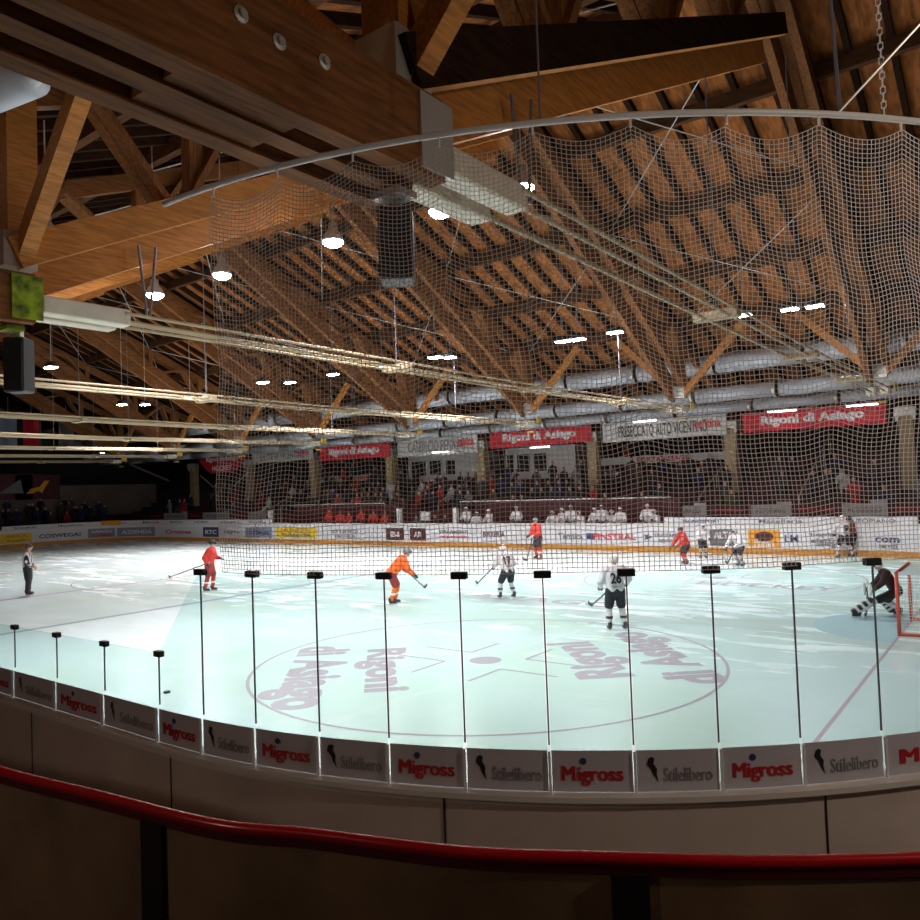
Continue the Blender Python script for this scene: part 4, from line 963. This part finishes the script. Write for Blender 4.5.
for px, ya, yb, c_, lab in ((8, 418, 447, 'adbluegrey', 'faded blue flag hanging under the roof at the far left'), (31, 414, 446, 'banner_red', 'red flag hanging beside the blue one at the far left'), (66, 424, 446, 'inkgrey', 'dark grey flag hanging right of the red flag')):
    Xf = 58.0; Y, z1_ = onx(px, ya, Xf); _, z0_ = onx(px, yb, Xf); r = empty('hanging_flag', V(Xf, Y, z1_))
    bm = NB()
    g = [[bm.verts.new((.05*math.sin(i*1.3), -.55+1.1*i/6, -(z1_-z0_)*j/4)) for j in range(5)] for i in range(7)]
    for i in range(6):
        for j in range(4): bm.faces.new((g[i][j], g[i+1][j], g[i+1][j+1], g[i][j+1]))
    bmesh.ops.solidify(bm, geom=bm.faces[:], thickness=.01); obj('flag_cloth', bm, M[c_], r)
    bm = NB(); add_tube(bm, [(0, -.65, 0), (0, .65, 0)], .02, 6); add_tube(bm, [(0, 0, 0), (0, 0, 1.5)], .01, 5); obj('flag_pole', bm, M['steel'], r)
    tag(r, lab, 'flag')

# ---------------------------------------------------------------- crowd
def crowd_mesh(kind):
    hd = (0, .02, 1.25 if kind < 2 else 1.62)
    if kind < 2:
        caps = [((0, 0, .5), (0, .02, .98), .17, .17), ((-.18, .02, .98), (.18, .02, .98), .08, .08), ((0, .02, 1.0), (0, .03, 1.14), .07, .055), ((-.1, 0, .48), (-.12, .42, .50), .095, .075), ((.1, 0, .48), (.12, .42, .50), .095, .075),
                ((-.12, .42, .48), (-.12, .44, .1), .07, .05), ((.12, .42, .48), (.12, .44, .1), .07, .05), ((-.12, .44, .06), (-.12, .56, .05), .05, .04), ((.12, .44, .06), (.12, .56, .05), .05, .04)]
        caps += [((-.22, .02, .96), (-.27, .12, .72), .06, .05), ((-.27, .12, .72), (-.08, .36, .62), .05, .04), ((.22, .02, .96), (.27, .12, .72), .06, .05), ((.27, .12, .72), (.08, .36, .62 if kind == 0 else .85), .05, .04)]
    else:
        caps = [((0, 0, .9), (0, .02, 1.35), .16, .17), ((-.18, .02, 1.36), (.18, .02, 1.36), .08, .08), ((0, .02, 1.36), (0, .03, 1.5), .07, .055), ((-.09, 0, .9), (-.1, .02, .08), .1, .055), ((.09, 0, .9), (.1, .02, .08), .1, .055), ((-.1, .02, .05), (-.1, .14, .04), .05, .04), ((.1, .02, .05), (.1, .14, .04), .05, .04),
                ((-.22, .02, 1.34), (-.28, .06, 1.08), .06, .05), ((-.28, .06, 1.08), (-.18, .24, .98), .05, .04), ((.22, .02, 1.34), (.28, .06, 1.08), .06, .05), ((.28, .06, 1.08), (.18, .24, .98), .05, .04)]
    o = remeshed('spectator', caps+[((0, .12, hd[2]-.01), (0, .10, hd[2]+.02), .015, .012)], M['h_black'], None, .04, boxes=[(hd, (.085, .1, .12), 1)])
    me = o.data; me.materials.append(M['skin']); me.materials.append(M['hair'])
    for p in me.polygons:
        c = p.center
        if c.z > hd[2]-.13: p.material_index = 2 if (c.y < .04 or c.z > hd[2]+.05) else 1
    for sl in o.material_slots: pass
    bpy.data.objects.remove(o); return me
CM = [crowd_mesh(k) for k in range(3)]
cl = [mat('coat_'+n, c, .8) for n, c in (('black', (.012, .012, .014)), ('charcoal', (.04, .04, .045)), ('navy', (.015, .025, .07)), ('grey', (.16, .16, .17)), ('brown', (.09, .05, .03)), ('red', (.35, .02, .02)), ('white', (.5, .5, .5)), ('olive', (.05, .05, .02)))]
cn = ['black', 'charcoal', 'navy', 'grey', 'brown', 'red', 'white', 'olive']
def spectator(X, Y, z, rz_, kind, ci, where):
    o = bpy.data.objects.new('spectator', CM[kind]); C.objects.link(o); o.location = V(X, Y, z); o.rotation_euler.z = rz_
    o.material_slots[0].link = 'OBJECT'; o.material_slots[0].material = cl[ci]
    tag(o, '%s spectator in a %s coat %s' % ('seated' if kind < 2 else 'standing', cn[ci], where), 'person', '%s %s coated spectators %s' % ('seated' if kind < 2 else 'standing', cn[ci], where))
rnd = random.Random(11)
wts = [8, 8, 4, 2, 2, 2, 1, 2]
for k in range(9):
    for q in range(100):
        X = -3.8+q*.62
        if X > 57: break
        dens = .16 if X < 12 else (.32 if X < 19 else .62 if X < 41 else .3)
        if k == 3 and any(abs(X-(XT0+BAY*c)) < .6 for c in range(8)): continue
        if k in (0,): dens *= .3
        if rnd.random() > dens: continue
        if k >= 5 and (19.5 < X < 26.5 or 27.2 < X < 34): continue
        kd = rnd.choice((0, 1, 0, 1, 2)) if k < 6 else 2
        spectator(X+rnd.uniform(-.1, .1), YS0+ROW*k+(.42 if kd < 2 else .3), ZS0+RISE*k-(.23 if kd < 2 else 0)*0, PI+rnd.uniform(-.3, .3)*1.0, kd, rnd.choices(range(8), wts)[0], 'in the dark far stand')
for k in range(3):
    for q in range(44):
        if rnd.random() > .62: continue
        Y = 2.5+q*.62; spectator(62.2+ROW*k+.4, Y, 1.1+RISE*k, -PI/2+PI, 2 if k else rnd.choice((0, 2)), rnd.choices(range(8), wts)[0], 'behind the left end boards') if False else spectator(62.2+ROW*k+.4, Y, 1.1+RISE*k, -PI/2, rnd.choice((0, 2)), rnd.choices(range(8), wts)[0], 'behind the left end boards')

# ================================================================ GOAL
gy0, gy1 = W/2-.92, W/2+.92
r = empty('hockey_goal', V(GL, W/2, 0)); P_ = lambda X, Y, z: V(X, Y, z)-r.location
for y, n in ((gy0, 'near'), (gy1, 'far')):
    bm = NB(); add_tube(bm, [P_(GL, y, .0), P_(GL, y, 1.22)], .035, 12); obj('goal_post', bm, M['goalred'], r, True)
bm = NB(); add_tube(bm, [P_(GL, gy0-.03, 1.22), P_(GL, gy1+.03, 1.22)], .035, 12); obj('crossbar', bm, M['goalred'], r, True)
bm = NB(); add_tube(bm, [P_(GL, gy0, .03), P_(GL-.75, gy0+.05, .03), P_(GL-1.1, gy0+.4, .03), P_(GL-1.1, gy1-.4, .03), P_(GL-.75, gy1-.05, .03), P_(GL, gy1, .03)], .03, 8); obj('base_frame', bm, M['goalred'], r)
bm = NB(); add_tube(bm, [P_(GL, gy0, 1.22), P_(GL-.45, gy0+.05, 1.2), P_(GL-.6, gy0+.3, 1.19), P_(GL-.6, gy1-.3, 1.19), P_(GL-.45, gy1-.05, 1.2), P_(GL, gy1, 1.22)], .022, 8); obj('top_frame', bm, M['white'], r)
bm = NB(); add_tube(bm, [P_(GL-1.1, W/2, .03), P_(GL-.6, W/2, 1.19)], .02, 8); obj('back_stay', bm, M['white'], r)
top = [P_(GL, gy0, 1.22), P_(GL-.45, gy0+.05, 1.2), P_(GL-.6, gy0+.3, 1.19), P_(GL-.6, gy1-.3, 1.19), P_(GL-.45, gy1-.05, 1.2), P_(GL, gy1, 1.22)]
bot = [P_(GL, gy0, .03), P_(GL-.75, gy0+.05, .03), P_(GL-1.1, gy0+.4, .03), P_(GL-1.1, gy1-.4, .03), P_(GL-.75, gy1-.05, .03), P_(GL, gy1, .03)]
bm = NB()
def lerpoly(pl, t):
    Ls = [(b-a).length for a, b in zip(pl[:-1], pl[1:])]; s = t*sum(Ls)
    for (a, b), l in zip(zip(pl[:-1], pl[1:]), Ls):
        if s <= l+1e-6: return a+(b-a)*(s/l)
        s -= l
    return pl[-1]
n = 56
for i in range(n+1): add_tube(bm, [lerpoly(top, i/n), lerpoly(bot, i/n)], .004, 3, False)
for j in range(1, 20):
    pl = [lerpoly(top, i/n)*(1-j/20)+lerpoly(bot, i/n)*(j/20) for i in range(n+1)]; add_tube(bm, pl, .004, 3, False)
for i in range(1, 12): add_tube(bm, [P_(GL-.05*i, gy0+.02, 1.205), P_(GL-.05*i, gy1-.02, 1.205)], .004, 3, False)
for i in range(1, 30): add_tube(bm, [P_(GL, gy0+1.84*i/30, 1.21), P_(GL-.58, gy0+1.84*i/30, 1.2)], .004, 3, False)
obj('goal_net', bm, M['goalnet'], r)
bm = NB(); add_beam(bm, P_(GL-1.06, gy0+.4, .55), P_(GL-1.06, gy1-.4, .55), .01, .9, Vector((.4, 0, 1))); 
for v in bm.verts: v.co.x += -(.0)
obj('net_skirt', bm, M['goalnet'], r)
tag(r, 'ice hockey goal with red posts and white netting at the right edge', 'goal')

# ================================================================ PEOPLE ON THE ICE
def feet(px, py): return onz(px, py, 0)
lean = dict(pel=(0, -.06, .88), che=(0, .22, 1.17), nek=(0, .34, 1.32), hed=(0, .44, 1.44), shL=(-.2, .28, 1.27), shR=(.2, .28, 1.27), hipL=(-.11, -.06, .84), hipR=(.11, -.06, .84), kneL=(-.16, .16, .50), kneR=(.17, .1, .50), ankL=(-.2, .0, .13), ankR=(.22, -.14, .13),
            elL=(-.34, .3, 1.02), elR=(.34, .34, 1.0), haL=(-.2, .52, .84), haR=(.2, .58, .80))
def W2(X, Y, yaw, s, p):      # local point of a figure -> world
    return V(X, Y, 0)+Matrix.Rotation(yaw, 3, 'Z') @ Vector(p)*s
def add_stick(X, Y, yaw, s, top, mid_to, lab):
    t = W2(X, Y, yaw, s, top); h = Vector(V(*onz(*mid_to[0], .04), .04)); e = Vector(V(*onz(*mid_to[1], .06), .06)); d = e-h
    if d.length > .34: e = h+d.normalized()*.3
    stick('hockey_stick', t, h, e, lab)
# referee
X, Y = feet(28, 595); player('referee', X, Y, facing('R')+.35, 1.80, 'referee in black and white striped shirt and black trousers at left',
    dict(pel=(0, 0, .98), che=(0, .02, 1.32), nek=(0, .03, 1.50), hed=(0, .06, 1.66), shL=(-.19, .02, 1.43), shR=(.19, .02, 1.43), kneL=(-.11, .03, .52), kneR=(.12, .03, .52), ankL=(-.12, 0, .13), ankR=(.13, 0, .13), elL=(-.28, -.02, 1.17), elR=(.28, .02, 1.17), haL=(-.2, .16, 1.0), haR=(.17, .2, 1.0)), 'j_ref', 'p_black', None, 'hair', gloves=None)
# red player at left with a stick trailing to the left
X, Y = feet(210, 591); yw = facing('R'); player('hockey_player', X, Y, yw, 1.74, 'hockey player in red jersey and red socks gliding at left, black helmet, facing right',
    dict(kneL=(-.12, .1, .52), kneR=(.12, -.02, .52), ankL=(-.12, .06, .13), ankR=(.13, -.12, .13), haL=(-.16, .34, 1.12), haR=(.24, .0, .98), elR=(.32, -.06, 1.18)), 'j_red', 'p_red', 'j_red', 'h_black')
add_stick(X, Y, yw, 1.74/1.8, (.26, .1, 1.02), ((170, 577), (161, 572)), 'hockey stick of the red player at left, its blade trailing to the left')
# orange player bent forward
X, Y = feet(394, 604); yw = facing('R')+.3; player('hockey_player', X, Y, yw, 1.78, 'hockey player in bright orange jersey and grey helmet bending forward',
    dict(lean, kneL=(-.12, .14, .5), kneR=(.12, .05, .5), ankL=(-.12, .06, .13), ankR=(.1, -.1, .13)), 'j_orange', 'p_red', 'j_orange', 'h_grey')
add_stick(X, Y, yw, 1.78/1.8, (-.15, .35, .98), ((424, 587), (432, 583)), 'hockey stick of the bending orange player, its blade to the right')
# white player in the middle
X, Y = feet(508, 598); yw = facing('A')+.45; player('hockey_player', X, Y, yw, 1.62, 'white-jerseyed hockey player near the centre between the orange player and number 26',
    dict(lean, che=(0, .12, 1.22), nek=(0, .18, 1.40), hed=(0, .24, 1.54), shL=(-.2, .14, 1.34), shR=(.2, .14, 1.34), elL=(-.34, .14, 1.08), elR=(.36, .16, 1.06), haL=(-.26, .38, .98), haR=(.30, .36, .95), ankL=(-.22, .1, .13), ankR=(.2, -.05, .13), kneL=(-.17, .14, .5)), 'j_white', 'p_black', 'j_white', 'h_white', '17')
add_stick(X, Y, yw, .9, (-.26, .4, .98), ((478, 583), (471, 579)), 'hockey stick of the white player near the centre, pointing left')
# far red player
X, Y = feet(539, 559); yw = facing('L')+.5; player('hockey_player', X, Y, yw, 1.78, 'hockey player in red jersey skating in front of the white bench', dict(ankL=(-.3, .1, .13), kneL=(-.2, .14, .52), ankR=(.26, -.06, .13)), 'j_red', 'p_black', 'j_red', 'h_grey')
add_stick(X, Y, yw, 1, (-.2, .4, 1.05), ((527, 560), (522, 559)), 'hockey stick of the red player in front of the white bench')
# number 26
X, Y = feet(617, 630); yw = facing('A')+.12; player('hockey_player', X, Y, yw, 1.66, 'hockey player in white jersey numbered 26, back to the camera',
    dict(pel=(0, 0, .96), che=(-.02, .03, 1.30), nek=(0, .05, 1.48), hed=(.03, .09, 1.62), shL=(-.21, .03, 1.42), shR=(.21, .03, 1.42), elL=(-.33, .06, 1.14), elR=(.37, .1, 1.17), haL=(-.26, .32, .98), haR=(.38, .32, 1.04), kneL=(-.15, .08, .52), kneR=(.15, .06, .52), ankL=(-.17, 0, .13), ankR=(.19, -.04, .13)), 'j_white', 'p_black', 'j_white', 'h_white', '26', vox=.02)
add_stick(X, Y, yw, 1.66/1.8, (.1, .34, 1.0), ((592, 605), (583, 600)), 'hockey stick of player 26, its black blade out to the left')
# right hand group
X, Y = feet(686, 564); yw = facing('L')+.2; player('hockey_player', X, Y, yw, 1.50, 'hockey player in red jersey at the far boards right of the white bench', dict(lean, che=(0, .1, 1.24), nek=(0, .14, 1.42), hed=(0, .2, 1.56), shL=(-.2, .12, 1.36), shR=(.2, .12, 1.36), ankL=(-.3, .1, .13), ankR=(.3, -.1, .13)), 'j_red', 'p_black', 'j_red', 'h_black')
X, Y = feet(703, 558); yw = facing('T')+.2; player('hockey_player', X, Y, yw, 1.38, 'hockey player in white jersey directly right of the red player at the far boards', dict(), 'j_white', 'p_black', 'j_white', 'h_white')
X, Y = feet(740, 566); yw = facing('L')+.4; player('hockey_player', X, Y, yw, 1.46, 'hockey player in white jersey beside the orange oval advert', dict(lean, che=(0, .1, 1.24), nek=(0, .14, 1.42), hed=(0, .2, 1.56), shL=(-.2, .12, 1.36), shR=(.2, .12, 1.36)), 'j_white', 'p_black', 'j_white', 'h_white')
add_stick(X, Y, yw, .8, (-.2, .4, .95), ((728, 563), (723, 561)), 'hockey stick of the white player beside the orange oval advert')
X, Y = feet(846, 558); yw = facing('A')+.2; player('hockey_player', X, Y, yw, 1.62, 'white-jerseyed hockey player pushing against the far boards at right', dict(kneL=(-.24, .1, .55), kneR=(.24, .1, .55), ankL=(-.36, 0, .13), ankR=(.36, 0, .13), elL=(-.34, .2, 1.2), elR=(.34, .2, 1.2)), 'j_white', 'p_black', 'j_white', 'h_white', '9')
X, Y = feet(857, 556.5); yw = facing('L'); player('hockey_player', X+.1, Y-.1, yw, 1.55, 'hockey player in dark maroon jersey pressed to the far boards', dict(), 'j_maroon', 'p_black', 'j_maroon', 'h_black')
# goalie
X, Y = feet(893, 617); yw = facing('L')-.35; s = .82
gp = dict(pel=(0, -.12, .74), che=(0, .10, 1.08), nek=(0, .22, 1.25), hed=(0, .30, 1.38), shL=(-.22, .12, 1.2), shR=(.22, .12, 1.2), hipL=(-.14, -.08, .68), hipR=(.14, -.08, .68),
          kneL=(-.20, .42, .46), kneR=(.24, .10, .40), ankL=(-.25, .86, .14), ankR=(.34, -.22, .13), elL=(-.40, .26, .98), elR=(.40, .24, .96), haL=(-.44, .44, .82), haR=(.38, .48, .74))
g = player('goalkeeper', X, Y, yw, 1.8*s, 'goalkeeper in dark jersey crouching with big striped leg pads in front of the goal', gp, 'j_dark', 'p_black', 'j_white', 'h_white')
for k, (a, b) in (('L', ((-.20, .50, .52), (-.25, 1.02, .13))), ('R', ((.25, .20, .50), (.36, -.10, .12)))):
    a, b = Vector(a), Vector(b); bm = NB(); add_beam(bm, a, b, .28, .13, Vector((0, .6, .8))); bevelled(bm, .03, 2); o = obj('leg_pad', bm, M['h_black'], g)
    for t in (.25, .5, .75):
        c = a+(b-a)*t; d = (b-a).normalized()*.035; bm = NB(); add_beam(bm, c-d, c+d, .29, .14, Vector((0, .6, .8))); obj('pad_stripe', bm, M['pad'], o)
bm = NB(); add_box(bm, (.42, .60, .70), (.22, .06, .34)); bevelled(bm, .02); obj('blocker', bm, M['pad'], g)
bm = NB(); add_lathe(bm, [(.05, -.03), (.15, -.02), (.16, .02), (.1, .05), (.02, .04)], (0, 0, 0), 14, Matrix.Translation((-.52, .58, .8)) @ Matrix.Rotation(-PI/2, 4, 'X')); obj('catching_glove', bm, M['pad'], g)
bm = NB(); hd = Vector(gp['hed'])
for k in range(-3, 4): add_tube(bm, [hd+Vector((k*.03, .11, .07)), hd+Vector((k*.032, .145, 0)), hd+Vector((k*.03, .11, -.1))], .006, 5)
obj('mask_cage', bm, M['blade'], g)
t = W2(X, Y, yw, s, (.38, .5, .9)); h = W2(X, Y, yw, s, (.12, .62, .06)); e = W2(X, Y, yw, s, (-.22, .7, .06)); stick('goalkeeper_stick', t, h, e, 'wide goalkeeper stick held low in front of the goal')
# bench players
def bench_player(px, py_head, jersey, helmet, lab, grp, yoff=0):
    X, z = ony(px, py_head, 29.55+yoff); return X, z, jersey, helmet, lab, grp
base = {}
def bench(px, jersey, helmet, team, grp, yaw_=0, drop=0.0):
    X, z = ony(px, 525, 29.55)
    if jersey not in base:
        base[jersey] = player('hockey_player', X, 29.55, PI, 1.72, 'x', dict(hipL=(-.11, 0, .93), elL=(-.3, .2, 1.14), elR=(.3, .2, 1.14)), jersey, 'p_black', jersey, helmet, None, grp, z0=.18, vox=.035)
        o = base[jersey]
    else: o = copy_tree(base[jersey])
    o.location = V(X, 29.62, .42-drop); o.rotation_euler.z = PI+yaw_; o['label'] = team; o['group'] = grp
for i, px in enumerate((330, 341, 350, 362, 374, 386)): bench(px, 'j_red', 'h_red', 'hockey player in red on the red bench, %s from the left' % ordn(i), 'red players on the bench', .3*math.sin(i*2), .08*(i % 3))
for i, px in enumerate((467, 477, 490, 517, 553, 563, 571, 580, 596, 602, 613, 621, 648, 656)): bench(px, 'j_white', 'h_white', 'hockey player in white on the white bench, %s from the left' % ordn(i), 'white players on the bench', .35*math.sin(i*2.3), .13*((i*2) % 3))
# officials between the benches
for i, (px, ci, k) in enumerate(((417, 3, 2), (436, 1, 2), (446, 4, 2))):
    X, z = ony(px, 525, 29.9); o = bpy.data.objects.new('bench_official', CM[k]); C.objects.link(o); o.location = V(X, 29.9, 0); o.rotation_euler.z = PI; o.material_slots[0].link = 'OBJECT'; o.material_slots[0].material = cl[ci]
    tag(o, 'official in a %s coat standing between the two benches, %s from the left' % (cn[ci], ordn(i)), 'person')
X, z = ony(425, 516, 29.6); r = empty('notice_board', V(X, 29.6, z)); bm = NB(); add_box(bm, (0, 0, 0), (.75, .04, .5)); obj('board_face', bm, M['white'], r); bm = NB(); add_box(bm, (0, .03, -z/2-.1), (.05, .03, z-.2)); obj('board_leg', bm, M['steel'], r)
tag(r, 'small white notice board between the two benches', 'sign')
# puck near the near boards
X, Y = onz(167, 693, 0); bm = NB(); add_lathe(bm, [(.04, 0), (.055, .004), (.055, .03), (.04, .034)], V(X, Y, .001), 16); o = obj('puck', bm, M['black'], None, True); tag(o, 'small black puck on the ice by the lower left glass', 'puck')

# ================================================================ LIGHT, CAMERA
w = bpy.data.worlds.new('hall'); bpy.context.scene.world = w; w.use_nodes = True; w.node_tree.nodes['Background'].inputs[0].default_value = (.5, .4, .35, 1); w.node_tree.nodes['Background'].inputs[1].default_value = .02
def area(name, loc, rot, size, P, col):
    l = bpy.data.lights.new(name, 'AREA'); l.energy = P; l.size = size; l.color = col; o = bpy.data.objects.new(name, l); C.objects.link(o); o.location = loc; o.rotation_euler = rot; return o
def warm(X, Y, z, P, tgt, ang=70, col=(1, .72, .42)):
    l = bpy.data.lights.new('warm_spot', 'SPOT'); l.energy = P; l.spot_size = math.radians(ang); l.spot_blend = .6; l.shadow_soft_size = .15; l.color = col
    o = bpy.data.objects.new('warm_spot', l); C.objects.link(o); o.location = V(X, Y, z); o.rotation_euler = (V(*tgt)-V(X, Y, z)).to_track_quat('-Z', 'Y').to_euler(); return o
for i, (x, y, z, P, rz_, lab) in enumerate(((-2.2, .4, 5.4, 190, 0, 'added fill tube light above the near corner walkway, unseen right of the frame'), (-4.5, 6.5, 5.6, 160, 0, 'added fill tube light behind the goal end, out of frame at right'), (5.5, -7.0, 4.9, 80, 0, 'added fill tube light over the near stand, unseen behind the camera'))):  # unseen fill lamps, added to brighten the near boards, net and barrier
    r = empty('tube_light', V(x, y, z)); bm = NB(); add_box(bm, (0, 0, .07), (1.3, .1, .05)); obj('lamp_housing', bm, M['white'], r)
    bm = NB(); add_tube(bm, [(-.6, 0, 0), (.6, 0, 0)], .03, 10); obj('lamp_tube', bm, M['tube'], r)
    bm = NB(); add_tube(bm, [(0, 0, .08), (0, 0, YR(y)+.1-z)], .01, 6); obj('lamp_hanger', bm, M['steel'], r)
    l_ = bpy.data.lights.new('lamp_light', 'POINT'); l_.energy = P; l_.shadow_soft_size = .12; l_.color = (1, .84, .70); a_ = bpy.data.objects.new('lamp_light', l_); C.objects.link(a_); a_.location = (0, 0, -.18); a_.parent = r
    tag(r, lab, 'lamp')
sc = bpy.context.scene
cam = bpy.data.cameras.new('camera'); co = bpy.data.objects.new('camera', cam); C.objects.link(co); sc.camera = co
cam.sensor_width = 36; cam.lens = 36*FP/920; cam.clip_start = .05; cam.clip_end = 300
R, D, U = TH['R'], TH['D'], Vector((0, 0, 1))
fwd = D*math.cos(PIT)+U*math.sin(PIT); up = -D*math.sin(PIT)+U*math.cos(PIT)
c_, s_ = math.cos(ROL), math.sin(ROL); r2 = R*c_-up*s_; u2 = R*s_+up*c_
m3 = Matrix((r2, u2, -fwd)).transposed(); co.matrix_world = Matrix.Translation(V(CX, CY, CH)) @ m3.to_4x4()
sc.view_settings.view_transform = 'Standard'; sc.view_settings.look = 'None'; sc.view_settings.exposure = 0.14; sc.view_settings.gamma = 1
sc.cycles.use_denoising = True
sc.cycles.max_bounces = 8; sc.cycles.transparent_max_bounces = 16; sc.cycles.sample_clamp_indirect = 4
